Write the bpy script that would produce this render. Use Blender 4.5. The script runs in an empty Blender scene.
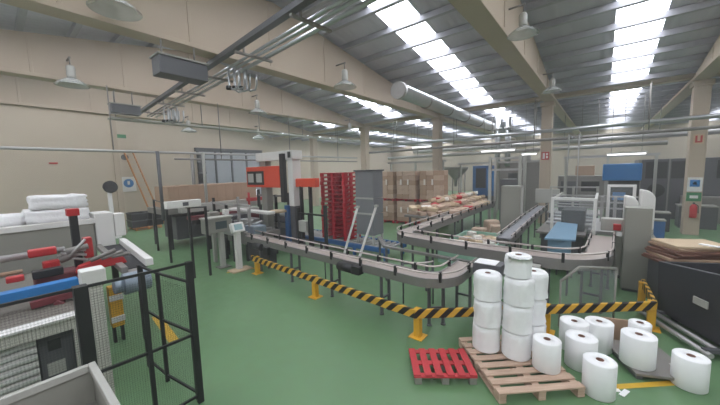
import bpy, bmesh, math, random
from mathutils import Vector, Matrix
random.seed(7)
HAZE = 0.006
SC = bpy.context.scene
COL = SC.collection
PI = math.pi

# ------------------------------------------------------------------ materials
def lin(h):
    h = h.lstrip('#'); out = []
    for i in (0, 2, 4):
        c = int(h[i:i+2], 16) / 255
        out.append(c / 12.92 if c <= 0.04045 else ((c + 0.055) / 1.055) ** 2.4)
    return (*out, 1.0)

def new_mat(name):
    m = bpy.data.materials.new(name); m.use_nodes = True
    nt = m.node_tree; b = nt.nodes['Principled BSDF']
    return m, nt, b

def mat(name, col, rough=0.5, metal=0.0, var=0.12, scale=6.0, bump=0.0, spec=0.5, bscale=None):
    """plain painted / plastic / metal surface with a soft procedural mottling"""
    m, nt, b = new_mat(name)
    N, Lk = nt.nodes, nt.links
    tc = N.new('ShaderNodeTexCoord')
    ns = N.new('ShaderNodeTexNoise'); ns.inputs['Scale'].default_value = scale; ns.inputs['Detail'].default_value = 5
    Lk.new(tc.outputs['Object'], ns.inputs['Vector'])
    mx = N.new('ShaderNodeMix'); mx.data_type = 'RGBA'
    c = lin(col)
    mx.inputs[6].default_value = (*[x * (1 - var) for x in c[:3]], 1)
    mx.inputs[7].default_value = (*[min(1, x * (1 + var)) for x in c[:3]], 1)
    Lk.new(ns.outputs['Fac'], mx.inputs[0]); Lk.new(mx.outputs[2], b.inputs['Base Color'])
    b.inputs['Roughness'].default_value = rough; b.inputs['Metallic'].default_value = metal
    b.inputs['Specular IOR Level'].default_value = spec
    if bump:
        n2 = N.new('ShaderNodeTexNoise'); n2.inputs['Scale'].default_value = bscale or scale * 4
        Lk.new(tc.outputs['Object'], n2.inputs['Vector'])
        bp = N.new('ShaderNodeBump'); bp.inputs['Strength'].default_value = bump; bp.inputs['Distance'].default_value = 0.02
        Lk.new(n2.outputs['Fac'], bp.inputs['Height']); Lk.new(bp.outputs['Normal'], b.inputs['Normal'])
    return m

def mathn(nt, op, a, b=None):
    n = nt.nodes.new('ShaderNodeMath'); n.operation = op
    for i, x in enumerate((a, b)):
        if x is None: continue
        if isinstance(x, (int, float)): n.inputs[i].default_value = x
        else: nt.links.new(x, n.inputs[i])
    return n.outputs[0]

def objxyz(nt):
    tc = nt.nodes.new('ShaderNodeTexCoord'); s = nt.nodes.new('ShaderNodeSeparateXYZ')
    nt.links.new(tc.outputs['Object'], s.inputs[0]); return s.outputs

def hazard(name):
    m, nt, b = new_mat(name)
    o = objxyz(nt)
    t = mathn(nt, 'SUBTRACT', o[0], mathn(nt, 'MULTIPLY', o[2], 1.0))
    t = mathn(nt, 'SUBTRACT', t, mathn(nt, 'MULTIPLY', o[1], 1.0))
    t = mathn(nt, 'FRACT', mathn(nt, 'MULTIPLY', t, 1 / 0.26))
    t = mathn(nt, 'GREATER_THAN', t, 0.5)
    mx = nt.nodes.new('ShaderNodeMix'); mx.data_type = 'RGBA'
    mx.inputs[6].default_value = lin('#1d1b1c'); mx.inputs[7].default_value = lin('#d9a83a')
    nt.links.new(t, mx.inputs[0]); nt.links.new(mx.outputs[2], b.inputs['Base Color'])
    b.inputs['Roughness'].default_value = 0.5
    return m

def netting(name, col, pitch, wire, dense=0.0):
    """fine wire netting: real holes between thin wires"""
    m, nt, b = new_mat(name)
    o = objxyz(nt)
    u = mathn(nt, 'ADD', o[0], o[1])
    fu = mathn(nt, 'LESS_THAN', mathn(nt, 'FRACT', mathn(nt, 'MULTIPLY', u, 1 / pitch)), wire)
    fv = mathn(nt, 'LESS_THAN', mathn(nt, 'FRACT', mathn(nt, 'MULTIPLY', o[2], 1 / pitch)), wire)
    k = mathn(nt, 'MAXIMUM', fu, fv)
    b.inputs['Base Color'].default_value = lin(col); b.inputs['Roughness'].default_value = 0.6
    nt.links.new(k, b.inputs['Alpha'])
    return m

def clear(name, col, alpha, rough=0.15):
    m, nt, b = new_mat(name)
    b.inputs['Base Color'].default_value = lin(col); b.inputs['Roughness'].default_value = rough
    b.inputs['Alpha'].default_value = alpha
    ns = nt.nodes.new('ShaderNodeTexNoise'); ns.inputs['Scale'].default_value = 3
    mr = nt.nodes.new('ShaderNodeMapRange'); mr.inputs[3].default_value = alpha * .8; mr.inputs[4].default_value = alpha * 1.2
    nt.links.new(ns.outputs['Fac'], mr.inputs[0]); nt.links.new(mr.outputs[0], b.inputs['Alpha'])
    return m

def emit(name, col, s):
    m, nt, b = new_mat(name)
    b.inputs['Base Color'].default_value = lin('#33393a')
    b.inputs['Emission Color'].default_value = lin(col); b.inputs['Emission Strength'].default_value = s
    return m

def gridmat(name, col, dark, pitch, wire):
    """aluminium profile with a grid of small holes / marks"""
    m, nt, b = new_mat(name)
    o = objxyz(nt)
    u = mathn(nt, 'ADD', o[0], o[1])
    fu = mathn(nt, 'LESS_THAN', mathn(nt, 'FRACT', mathn(nt, 'MULTIPLY', u, 1 / pitch)), wire)
    fv = mathn(nt, 'LESS_THAN', mathn(nt, 'FRACT', mathn(nt, 'MULTIPLY', o[2], 1 / pitch)), wire)
    k = mathn(nt, 'MAXIMUM', fu, fv)
    mx = nt.nodes.new('ShaderNodeMix'); mx.data_type = 'RGBA'
    mx.inputs[6].default_value = lin(col); mx.inputs[7].default_value = lin(dark)
    nt.links.new(k, mx.inputs[0]); nt.links.new(mx.outputs[2], b.inputs['Base Color'])
    b.inputs['Roughness'].default_value = 0.45
    return m

def ribbed(name, col, pitch, axis=0, strength=0.6, rough=0.5, metal=0.0):
    m, nt, b = new_mat(name)
    o = objxyz(nt)
    w = mathn(nt, 'SINE', mathn(nt, 'MULTIPLY', o[axis], 2 * PI / pitch))
    bp = nt.nodes.new('ShaderNodeBump'); bp.inputs['Strength'].default_value = strength; bp.inputs['Distance'].default_value = 0.03
    nt.links.new(w, bp.inputs['Height']); nt.links.new(bp.outputs['Normal'], b.inputs['Normal'])
    ns = nt.nodes.new('ShaderNodeTexNoise'); ns.inputs['Scale'].default_value = 0.7; ns.inputs['Detail'].default_value = 4
    mx = nt.nodes.new('ShaderNodeMix'); mx.data_type = 'RGBA'; c = lin(col)
    mx.inputs[6].default_value = (*[x * .88 for x in c[:3]], 1); mx.inputs[7].default_value = (*[x * 1.1 for x in c[:3]], 1)
    nt.links.new(ns.outputs['Fac'], mx.inputs[0]); nt.links.new(mx.outputs[2], b.inputs['Base Color'])
    b.inputs['Roughness'].default_value = rough; b.inputs['Metallic'].default_value = metal
    return m

def woodmat(name, c1, c2):
    m, nt, b = new_mat(name)
    N, Lk = nt.nodes, nt.links
    tc = N.new('ShaderNodeTexCoord'); mp = N.new('ShaderNodeMapping'); mp.inputs['Scale'].default_value = (2, 18, 18)
    Lk.new(tc.outputs['Object'], mp.inputs[0])
    ns = N.new('ShaderNodeTexNoise'); ns.inputs['Scale'].default_value = 2.2; ns.inputs['Detail'].default_value = 6
    Lk.new(mp.outputs[0], ns.inputs['Vector'])
    mx = N.new('ShaderNodeMix'); mx.data_type = 'RGBA'
    mx.inputs[6].default_value = lin(c1); mx.inputs[7].default_value = lin(c2)
    Lk.new(ns.outputs['Fac'], mx.inputs[0]); Lk.new(mx.outputs[2], b.inputs['Base Color'])
    b.inputs['Roughness'].default_value = 0.75
    return m

def floormat():
    m, nt, b = new_mat('green_epoxy_floor')
    N, Lk = nt.nodes, nt.links
    tc = N.new('ShaderNodeTexCoord')
    n1 = N.new('ShaderNodeTexNoise'); n1.inputs['Scale'].default_value = 0.35; n1.inputs['Detail'].default_value = 6
    n2 = N.new('ShaderNodeTexNoise'); n2.inputs['Scale'].default_value = 5; n2.inputs['Detail'].default_value = 8
    for n in (n1, n2): Lk.new(tc.outputs['Object'], n.inputs['Vector'])
    cr = N.new('ShaderNodeValToRGB')
    cr.color_ramp.elements[0].position = .3; cr.color_ramp.elements[0].color = lin('#5a7d55')
    cr.color_ramp.elements[1].position = .7; cr.color_ramp.elements[1].color = lin('#688b62')
    Lk.new(n1.outputs['Fac'], cr.inputs[0])
    mx = N.new('ShaderNodeMix'); mx.data_type = 'RGBA'; mx.blend_type = 'MULTIPLY'; mx.inputs[0].default_value = .15
    Lk.new(cr.outputs[0], mx.inputs[6]); Lk.new(n2.outputs['Color'], mx.inputs[7])
    Lk.new(mx.outputs[2], b.inputs['Base Color'])
    rr = N.new('ShaderNodeMapRange'); rr.inputs[3].default_value = .32; rr.inputs[4].default_value = .55
    Lk.new(n2.outputs['Fac'], rr.inputs[0]); Lk.new(rr.outputs[0], b.inputs['Roughness'])
    return m

M = dict(
    floor=floormat(),
    cream=mat('cream_wall_paint', '#beb09e', .75, var=.05, scale=.8),
    creamdark=ribbed('beige_cladding', '#b0a493', .9, 1, .15, .7),
    concrete=mat('cream_concrete', '#b5a593', .8, var=.07, scale=1.2, bump=.1, bscale=20),
    roof=ribbed('grey_roof_sheet', '#bfbdc8', .25, 0, .25, .6),
    purlin=mat('galvanised_purlin', '#a3a3ab', .5, .1),
    sky=emit('lit_skylight', '#f4f8ff', 9.0),
    grey=mat('machine_grey', '#8b8a82', .45, var=.06, scale=3),
    greyl=mat('light_grey_enamel', '#aaa9a3', .45, var=.05, scale=3),
    greyd=mat('dark_grey_enamel', '#55565a', .5, var=.08, scale=3),
    steel=mat('brushed_steel', '#a9a7a6', .35, .3, var=.1, scale=8),
    steeld=mat('dull_steel', '#837f7b', .45, .25, var=.1, scale=8),
    chrome=mat('galvanised_duct', '#b3b5b7', .3, .8, var=.1, scale=3),
    belt=mat('conveyor_chain', '#a3968f', .5, .15, var=.06, scale=20),
    beltg=mat('grey_belt', '#85868c', .55, var=.08, scale=5),
    side=mat('conveyor_side', '#868381', .4, .45, var=.08, scale=5),
    rail=mat('guide_rail', '#bdb3ae', .35, .4, var=.06),
    black=mat('black_paint', '#1d1e20', .5, var=.15),
    rubber=mat('black_rubber', '#232327', .7, var=.15),
    red=mat('red_paint', '#b3262b', .45, var=.12, scale=4),
    redpal=mat('red_plastic', '#b51f2f', .5, var=.15, scale=5),
    redwood=mat('red_painted_wood', '#b8363c', .65, var=.2, scale=9, bump=.15),
    orange=mat('orange_red_paint', '#d4472a', .45, var=.08),
    deckmat=mat('worn_deck', '#6d675e', .6, var=.12, scale=5),
    trays=mat('bluish_grey_enamel', '#77787c', .45, var=.05, scale=3),
    maroon=mat('maroon_paint', '#6e2f35', .5, var=.12),
    blue=mat('blue_paint', '#1f72b4', .45, var=.1, scale=4),
    blued=mat('dark_blue_paint', '#2e5f96', .45, var=.1, scale=4),
    bluesheet=mat('blue_grey_plastic', '#6f8fa6', .35, var=.08, scale=3),
    yellow=mat('yellow_paint', '#e0a92c', .5, var=.1, scale=8),
    linepaint=mat('floor_line_paint', '#cfa632', .6, var=.15, scale=6),
    hazard=hazard('hazard_stripes'),
    white=mat('white_enamel', '#dcdad7', .45, var=.04, scale=3),
    film=mat('white_wrapping_film', '#f0f0f2', .28, var=.05, scale=8, bump=.5, bscale=14),
    paper=mat('white_paper', '#efeff0', .7, var=.03, scale=14, bump=.08),
    card=mat('brown_cardboard', '#a98d76', .8, var=.1, scale=5),
    cardl=mat('pale_cardboard', '#c3ad90', .8, var=.08, scale=5),
    cardd=mat('dark_cardboard', '#6f4d40', .8, var=.12, scale=5),
    carton=mat('tan_carton', '#bfa692', .8, var=.12, scale=7),
    sleeve=mat('white_label', '#e0dbd4', .7, var=.05),
    wood=woodmat('pallet_wood', '#a88975', '#cfb6a2'),
    woodd=woodmat('orange_pallet_wood', '#a86f3c', '#c98d52'),
    perf=gridmat('perforated_profile', '#cfccc4', '#9d9a92', .035, .22),
    net=netting('fence_netting', '#2a2c2e', .025, .035),
    glass=clear('clear_guard', '#b9c0c2', .12, .25),
    glassd=clear('smoked_guard', '#5b6268', .4, .15),
    lampglass=clear('lamp_reflector', '#c9cccb', .42, .2),
    screen=emit('panel_screen', '#8fb0b4', .55),
    darkscreen=mat('dark_screen', '#3c4a4c', .3, var=.05),
    black_mach=mat('charcoal_plastic', '#35363b', .5, var=.12, scale=3),
    green=mat('green_plastic', '#2d7a4c', .5, var=.1),
    teal=mat('teal_plastic', '#93b8a6', .5, var=.15),
    signblue=mat('sign_blue', '#2b78b8', .5, var=.03),
    shutter=mat('shutter_panel', '#a3a6ad', .5, var=.05, scale=1.5),
    tube=emit('lit_tube', '#ffffff', 2.5),
    daylight=emit('daylight_gap', '#eef4ff', 1.6),
    bronze=mat('motor_paint', '#8793a0', .45, .3, var=.08),
)

# ------------------------------------------------------------------ mesh builder
class MB:
    def __init__(s): s.v = []; s.f = []; s.sm = []
    def add(s, vs, fs, smooth=False, T=None):
        o = len(s.v)
        s.v += [T @ Vector(v) if T is not None else Vector(v) for v in vs]
        for f in fs: s.f.append([i + o for i in f]); s.sm.append(smooth)
        return s
    def box(s, x0, x1, y0, y1, z0, z1, T=None):
        x0, x1 = min(x0, x1), max(x0, x1); y0, y1 = min(y0, y1), max(y0, y1); z0, z1 = min(z0, z1), max(z0, z1)
        vs = [(x0,y0,z0),(x1,y0,z0),(x1,y1,z0),(x0,y1,z0),(x0,y0,z1),(x1,y0,z1),(x1,y1,z1),(x0,y1,z1)]
        return s.add(vs, [(0,3,2,1),(4,5,6,7),(0,1,5,4),(1,2,6,5),(2,3,7,6),(3,0,4,7)], False, T)
    def cbox(s, c, d, T=None):
        return s.box(c[0]-d[0]/2, c[0]+d[0]/2, c[1]-d[1]/2, c[1]+d[1]/2, c[2]-d[2]/2, c[2]+d[2]/2, T)
    def bar(s, a, b, w, h=None):
        """rectangular bar from a to b, w across, h high"""
        h = h or w
        a, b = Vector(a), Vector(b); d = (b - a); L = d.length; d.normalize()
        up = Vector((0,0,1)) if abs(d.z) < .95 else Vector((0,1,0))
        x = d.cross(up).normalized(); y = x.cross(d).normalized()
        vs = []
        for p in (a, b):
            for sx, sy in ((-1,-1),(1,-1),(1,1),(-1,1)): vs.append(p + x*sx*w/2 + y*sy*h/2)
        return s.add(vs, [(3,2,1,0),(4,5,6,7),(0,1,5,4),(1,2,6,5),(2,3,7,6),(3,0,4,7)])
    def tube(s, pts, r, n=10, r2=None, caps=True):
        pts = [Vector(p) for p in pts]; rings = []
        for i, p in enumerate(pts):
            if i == 0: d = pts[1] - p
            elif i == len(pts)-1: d = p - pts[-2]
            else: d = (p - pts[i-1]).normalized() + (pts[i+1] - p).normalized()
            d.normalize()
            up = Vector((0,0,1)) if abs(d.z) < .9 else Vector((0,1,0))
            x = d.cross(up).normalized(); y = x.cross(d).normalized()
            rr = r if r2 is None else r + (r2 - r) * i / (len(pts)-1)
            rings.append([p + (x*math.cos(2*PI*k/n) + y*math.sin(2*PI*k/n))*rr for k in range(n)])
        vs = [v for ring in rings for v in ring]; fs = []
        for i in range(len(pts)-1):
            for k in range(n):
                fs.append((i*n+k, i*n+(k+1)%n, (i+1)*n+(k+1)%n, (i+1)*n+k))
        s.add(vs, fs, True)
        if caps:
            o = len(s.v) - len(vs)
            s.f.append([o+k for k in range(n)][::-1]); s.sm.append(False)
            s.f.append([o+(len(pts)-1)*n+k for k in range(n)]); s.sm.append(False)
        return s
    def lathe(s, prof, c, n=24, smooth=True):
        """prof: list of (r, z) from bottom to top, round centre c"""
        vs = []; fs = []
        for r, z in prof:
            for k in range(n): vs.append((c[0]+r*math.cos(2*PI*k/n), c[1]+r*math.sin(2*PI*k/n), c[2]+z))
        for i in range(len(prof)-1):
            for k in range(n): fs.append((i*n+k, i*n+(k+1)%n, (i+1)*n+(k+1)%n, (i+1)*n+k))
        return s.add(vs, fs, smooth)
    def prism(s, poly, z0, z1, T=None):
        """poly in xy, extruded in z"""
        n = len(poly)
        vs = [(x,y,z0) for x,y in poly] + [(x,y,z1) for x,y in poly]
        fs = [list(range(n))[::-1], list(range(n,2*n))] + [(k,(k+1)%n,n+(k+1)%n,n+k) for k in range(n)]
        return s.add(vs, fs, False, T)
    def ribbon(s, path, w, z0, z1, off=0.0):
        """flat band of width w following an xy path, offset sideways by off"""
        L_, R_ = side_path(path, off + w/2), side_path(path, off - w/2)
        n = len(path); vs = []
        for a, b in zip(L_, R_): vs += [(a[0],a[1],z0),(b[0],b[1],z0),(b[0],b[1],z1),(a[0],a[1],z1)]
        fs = [(0,1,2,3), (4*n-1,4*n-2,4*n-3,4*n-4)]
        for i in range(n-1):
            for k in range(4): fs.append((4*i+k, 4*(i+1)+k, 4*(i+1)+(k+1)%4, 4*i+(k+1)%4))
        return s.add(vs, fs)
    def obj(s, name, m, root=None, parent=None, label=None, bev=0.0, loc=None, fix=True):
        me = bpy.data.meshes.new(name)
        o = bpy.data.objects.new(name, me); COL.objects.link(o)
        off = Vector(root.location) if root is not None else (Vector(loc) if loc else Vector((0,0,0)))
        me.from_pydata([tuple(v - off) for v in s.v], [], s.f); me.update()
        for p, q in zip(me.polygons, s.sm): p.use_smooth = q
        if fix:
            bm = bmesh.new(); bm.from_mesh(me); bmesh.ops.recalc_face_normals(bm, faces=bm.faces); bm.to_mesh(me); bm.free()
        me.materials.append(m)
        if root is not None: o.parent = parent or root
        else: o.location = off
        if label: o['label'] = label
        if bev:
            bv = o.modifiers.new('edge', 'BEVEL'); bv.width = bev; bv.segments = 2; bv.limit_method = 'ANGLE'
        return o

def side_path(path, d):
    out = []; n = len(path)
    for i, p in enumerate(path):
        p = Vector((p[0], p[1]))
        q0 = Vector(path[max(i-1,0)][:2]); q1 = Vector(path[min(i+1,n-1)][:2])
        if i == 0 or i == n-1: t = (q1 - q0).normalized(); k = 1
        else:
            a, b = (p-q0).normalized(), (q1-p).normalized(); t = (a+b).normalized(); k = 1/max(.5, t.dot(a))
        nrm = Vector((-t.y, t.x)); out.append(p + nrm*d*k)
    return out

def arc(c, r, a0, a1, n=10):
    return [(c[0]+r*math.cos(math.radians(a0+(a1-a0)*i/n)), c[1]+r*math.sin(math.radians(a0+(a1-a0)*i/n))) for i in range(n+1)]

def tag(o, label, cat, group=None, kind=None):
    o['label'] = label; o['category'] = cat
    if group: o['group'] = group
    if kind: o['kind'] = kind
    return o

def thing(name, label, cat, loc=(0,0,0), group=None):
    o = bpy.data.objects.new(name, None); COL.objects.link(o); o.location = loc; o.empty_display_size = .1
    return tag(o, label, cat, group)

def struct(o):
    o['kind'] = 'structure'; return o

def dup(root, loc, rz=None, label=None, group=None):
    r = root.copy(); COL.objects.link(r); r.location = loc
    if rz is not None: r.rotation_euler = (0, 0, rz)
    if label: r['label'] = label
    if group: r['group'] = group
    for ch in list(root.children):
        c = ch.copy(); COL.objects.link(c); c.parent = r
        for g in list(ch.children):
            d = g.copy(); COL.objects.link(d); d.parent = c
    return r

def RZ(a, c=(0,0,0)): return Matrix.Translation(c) @ Matrix.Rotation(a, 4, 'Z')

# ------------------------------------------------------------------ the building
V0, RID, Y0, SL = 6.68, 12.3, 18.5, 0.155         # valley height, half span, valley position, roof slope
def roofz(y):
    if y >= Y0: return V0
    d = abs(((y - Y0 + RID) % (2*RID)) - RID)
    return V0 + SL * d

fl = struct(MB().box(-34, 14, -9, 42, -.15, 0).obj('floor', M['floor'], loc=(0,0,0)))

GX = [-20.2, -14.4, -8.55, -2.27, 2.85, 8.8]
CX = [-20.2, -14.4, -8.45, -2.39, 2.93, 8.8]
strips = [(-23.8,-22.6), (-17.9,-16.7), (-12.0,-10.8), (-6.15,-4.95), (.08,1.27), (5.9,7.1)]  # first strip is an added glowing panel to brighten the dim far left bay
roofspans = [(-27.0,-23.8),(-22.6,-17.9), (-16.7,-12.0), (-10.8,-6.15), (-4.95,.08), (1.27,5.9), (7.1,13.0)]
bends = [-8.0, -6.1, 6.2, 18.5, 29.5, 40.5]
roof = MB()
def slab(mb, x0, x1, y0, y1, t, dz=0):
    z0, z1 = roofz(y0)+dz, roofz(y1)+dz
    mb.add([(x0,y0,z0),(x1,y0,z0),(x1,y1,z1),(x0,y1,z1),(x0,y0,z0+t),(x1,y0,z0+t),(x1,y1,z1+t),(x0,y1,z1+t)],
           [(0,3,2,1),(4,5,6,7),(0,1,5,4),(1,2,6,5),(2,3,7,6),(3,0,4,7)])
for a, b in zip(bends[:-1], bends[1:]):
    for x0, x1 in roofspans: slab(roof, x0, x1, a, b, .08)
struct(roof.obj('ceiling', M['roof']))
k = 0
for (x0, x1) in strips:
    for a, b in zip(bends[:-1], bends[1:]):
        mid = 1.0 if abs(b - 18.5) > .1 and abs(a-18.5) > .1 else .55
        e0 = a + (.3 if a != 18.5 else .7); e1 = b - (.3 if b != 18.5 else .5)
        k += 1
        mb = MB(); slab(mb, x0, x1, e0, e1, .02, .03)
        w = struct(mb.obj('window_%d' % k, M['sky']))
        # closing strips of roof sheet at the ends of the skylight
        mc = MB(); slab(mc, x0, x1, a, e0, .07, .005); slab(mc, x0, x1, e1, b, .07, .005)
        struct(mc.obj('ceiling_panel', M['roof']))
# purlins along X below the sheets
y = -5.0
while y < 40:
    z = roofz(y)
    if abs(y - 18.5) > .5:
        struct(MB().box(-26, 12.9, y-.075, y+.075, z-.2, z-.01).obj('ceiling_purlin', M['purlin'], loc=(0,y,z)))
    y += 1.21 if y < 18.5 else 1.5

# long girders, flat below, following the roof above
def girder(x, w=.38):
    mb = MB(); zb = 6.33; yy = [-7.9, -6.1, 0.5, 6.2, 12.5, 18.5, 24.5, 30.5, 40.0]
    vs = []
    for y in yy:
        zt = roofz(y) - .205
        vs += [(x-w/2,y,zb),(x+w/2,y,zb),(x+w/2,y,zt),(x-w/2,y,zt)]
    fs = [(0,1,2,3), tuple(4*(len(yy)-1)+i for i in (3,2,1,0))]
    for i in range(len(yy)-1):
        for q in range(4): fs.append((4*i+q, 4*(i+1)+q, 4*(i+1)+(q+1)%4, 4*i+(q+1)%4))
    mb.add(vs, fs)
    mb.box(x-w/2-.06, x+w/2+.06, -7.9, 40, zb-.06, zb+.05)           # bottom flange
    y = -6
    while y < 40:                                                    # joints between the cast panels
        mb.box(x-w/2-.025, x+w/2+.025, y-.04, y+.04, zb, max(zb+.06, roofz(y)-.25)); y += 2.4
    return struct(mb.obj('ceiling_beam', M['concrete'], loc=(x,0,zb), bev=.012))
for x in GX: girder(x)
def gutter(y):
    return struct(MB().box(-26, 12.9, y-.2, y+.2, 6.42, 6.6).obj('ceiling_beam', M['concrete'], loc=(0,y,6.6)))
gutter(18.5)
# columns
for i, x in enumerate(CX):
    mb = MB().box(x-.24, x+.24, 18.25, 18.75, 0, 6.265).box(x-.3, x+.3, 18.18, 18.82, 6.05, 6.265)
    struct(mb.obj('column', M['concrete'], loc=(x,18.5,0), bev=.02))
# walls
struct(MB().box(-26.6,-26.3,-8,41, 0, 9.3).obj('wall_left', M['cream'], loc=(-26.3,0,0)))
struct(MB().box(-26.3, 13, 40.5, 40.8, 0, 9.3).obj('wall_back', M['creamdark'], loc=(0,40.5,0)))
struct(MB().box(12.9, 13.2, 4, 40.8, 0, 9.3).obj('wall_right', M['creamdark'], loc=(13,20,0)))
pw = MB().box(-20.35,-20.1,-8,4.25, 0, 6.26)
struct(pw.obj('wall_partition', M['cream'], loc=(-20.2,0,0)))
struct(MB().box(-20.42,-20.03,4.25,4.5,0,6.26).obj('trim_1', M['concrete'], loc=(-20.2,4.3,0)))
struct(MB().box(-20.09,-20.06,-8,4.2,0,.12).obj('baseboard_left', M['greyd'], loc=(-20,0,0)))

# roller shutter door with a gap of daylight low down
d = struct(MB().box(-26.3,-26.22,11.1,16.9,0,5.0).obj('door_1', M['shutter'], loc=(-26.3,14,0)))
for i in range(5):
    y = 11.1 + i*1.45
    q = MB().box(-26.26,-26.12,y-.07,y+.07,0,5.1).obj('door_frame', M['greyd'], loc=(0,0,0)); q.parent = d; q.matrix_parent_inverse = Matrix.Translation((26.3,-14,0)); struct(q)
q = MB().box(-26.3,-26.05,10.9,17.1,5.0,5.3).obj('door_lintel', M['greyd']); q.parent = d; q.matrix_parent_inverse = Matrix.Translation((26.3,-14,0)); struct(q)
for i in range(2):
    y = 13.5 + i*1.6
    struct(MB().box(-26.21,-26.17,y,y+1.3,1.0,1.55).obj('window_%d' % (k+1+i), M['daylight'], loc=(-26.2,y,1)))

# floor markings
def line(name, a, b, w=.1):
    a, b = Vector((*a,0)), Vector((*b,0)); dd = (b-a).normalized(); nn = Vector((-dd.y, dd.x, 0))*w/2
    mb = MB(); p = [a+nn, a-nn, b-nn, b+nn]
    mb.add([(*q.xy, .001) for q in p] + [(*q.xy, .004) for q in p], [(0,1,2,3),(4,5,6,7),(0,1,5,4),(1,2,6,5),(2,3,7,6),(3,0,4,7)])
    return struct(mb.obj(name, M['linepaint'], loc=(a.x,a.y,0)))
line('floor_marking', (-.15,4.72), (1.0,5.76), .09)
line('floor_marking', (-8.9,4.35), (-8.55,5.2), .08)
line('floor_marking', (-7.4,2.0), (-6.0,1.86), .16)

# ------------------------------------------------------------------ lamps on the girders
def lamp():
    t = thing('high_bay_lamp', 'x', 'lamp', (0,0,0))
    MB().lathe([(0,.0),(.1,.0),(.12,.05),(.12,.34),(.08,.4),(.03,.42),(0,.42)], (0,0,.3)).obj('lamp_body', M['greyl'], t)
    MB().lathe([(.45,.06),(.43,.08),(.36,.15),(.24,.23),(.13,.3),(.12,.3),(.23,.22),(.35,.14),(.42,.07),(.435,.06),(.45,.06)], (0,0,0)).obj('lamp_shade', M['lampglass'], t)
    MB().tube([(0,0,.7),(0,0,.95)], .018).tube([(-.42,0,.95),(.05,0,.95)], .03).obj('hook', M['steeld'], t)
    return t
L0 = lamp()
lamps = [((-7.82,1.95,6.3), 'large lamp on the tall cream girder, cut by the top of the photo'),
         ((-7.82,8.9,6.15), 'high bay lamp halfway along the tall cream girder, above the orange robot'),
         ((-13.75,2.05,6.0), 'high bay lamp hanging over the bare cream partition'),
         ((-13.75,8.9,6.0), 'high bay lamp on the second cream girder, above the shutter door'),
         ((-13.75,16.0,5.6), 'high bay lamp at the far end of the second cream girder'),
         ((-19.55,7.9,5.6), 'small high bay lamp on the third girder near the corner of the partition'),
         ((-19.55,12.6,5.5), 'small high bay lamp on the third girder past the shutter door'),
         ((-1.68,8.5,6.15), 'high bay lamp on the central girder overhead, the closer of two'),
         ((-1.68,13.9,5.8), 'high bay lamp beside the head of the middle column')]
for i, (p, lb) in enumerate(lamps):
    if i == 0:
        L0.location = p; L0['label'] = lb; L0['group'] = 'high bay lamps'; L0['category'] = 'lamp'
        L0.rotation_euler = (0,0,0)
    else:
        q = dup(L0, p, 0, lb, 'high bay lamps')
        if i >= 7: q.scale = (.78,.78,.78)

# ------------------------------------------------------------------ conduit tray crossing the hall
A, B = Vector((-1.5,4.2,6.1)), Vector((-18.3,5.47,6.1))
dn = (B-A).normalized(); nn = Vector((-dn.y, dn.x, 0))
t = thing('conduit_run', 'bundle of shiny pipes and square duct running overhead to the partition', 'pipes', (-10,4.84,6.1))
MB().bar(A+nn*.42+Vector((0,0,.07)), B+nn*.42+Vector((0,0,.07)), .16, .12).obj('square_duct', M['greyd'], t)
for o_, z_, r_ in ((.02,0,.04),(-.14,.0,.04),(-.36,.0,.055)):
    MB().tube([A+nn*o_+Vector((0,0,z_)), B+nn*o_+Vector((0,0,z_))], r_).obj('pipe', M['chrome'], t)
for q in range(7):
    p = A + (B-A)*(q+.35)/7
    MB().bar(p+nn*-.5+Vector((0,0,-.09)), p+nn*.52+Vector((0,0,-.09)), .08, .05).bar(p+nn*.28+Vector((0,0,-.09)), p+nn*.28+Vector((0,0,.15)), .04).obj('bracket', M['steeld'], t)

def manifold(c, label):
    t = thing('pipe_manifold', label, 'pipes', c)
    cx, cy, cz = c
    for q, (dx, dy) in enumerate(((0,0),(.14,.1),(.05,.3),(-.15,.25),(.2,.42))):
        MB().tube([(cx+dx,cy+dy,cz+.25),(cx+dx,cy+dy,cz-.28),(cx+dx+.1,cy+dy+.05,cz-.35),(cx+dx+.3,cy+dy+.08,cz-.35),(cx+dx+.36,cy+dy+.1,cz-.2),(cx+dx+.36,cy+dy+.1,cz+.1)], .03).obj('pipe', M['chrome'], t)
    for q in range(3):
        MB().lathe([(0,-.06),(.07,-.05),(.07,.05),(0,.06)], (cx+.1*q,cy+.12*q-.02,cz-.3), 12).obj('valve', M['black'], t)
    return t
manifold((-8.35,4.55,5.75), 'cluster of shiny pipe bends and valves beside the big grey box overhead')
manifold((-14.0,4.75,5.55), 'cluster of pipe bends beside the smaller grey box under the second girder')

def hangbox(x0,x1,y0,y1,z0,z1,label):
    t = thing('duct_box', label, 'box', ((x0+x1)/2,(y0+y1)/2,z0))
    MB().box(x0,x1,y0,y1,z0,z1).obj('housing', M['greyd'], t, bev=.015)
    MB().box(x0-.03,x1+.03,y0-.03,y1+.03,z1,z1+.04).obj('lid', M['grey'], t)
    for yy in (y0+.15, y1-.2):
        MB().tube([((x0+x1)/2,yy,z1+.02),((x0+x1)/2,yy,6.26)], .02).obj('hanger', M['steeld'], t)
    return t
hangbox(-8.6,-8.1,2.75,3.85,5.42,5.83,'big dark grey box hung beneath the tall girder beside the pipes')
hangbox(-14.5,-14.1,3.1,4.0,5.4,5.72,'smaller dark grey box hung below the second girder')
t = thing('cable_shelf', 'long pale shelf rail running under the smaller hung box', 'shelf', (-14.3,6,5.2))
MB().box(-14.85,-14.35,3.1,18,5.22,5.28).obj('tray', M['greyl'], t)
for y in (3.3,6.5,9.5,12.5,15.5): MB().tube([(-14.6,y,5.25),(-14.6,y,6.26)], .02).obj('hanger', M['steeld'], t)

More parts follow.
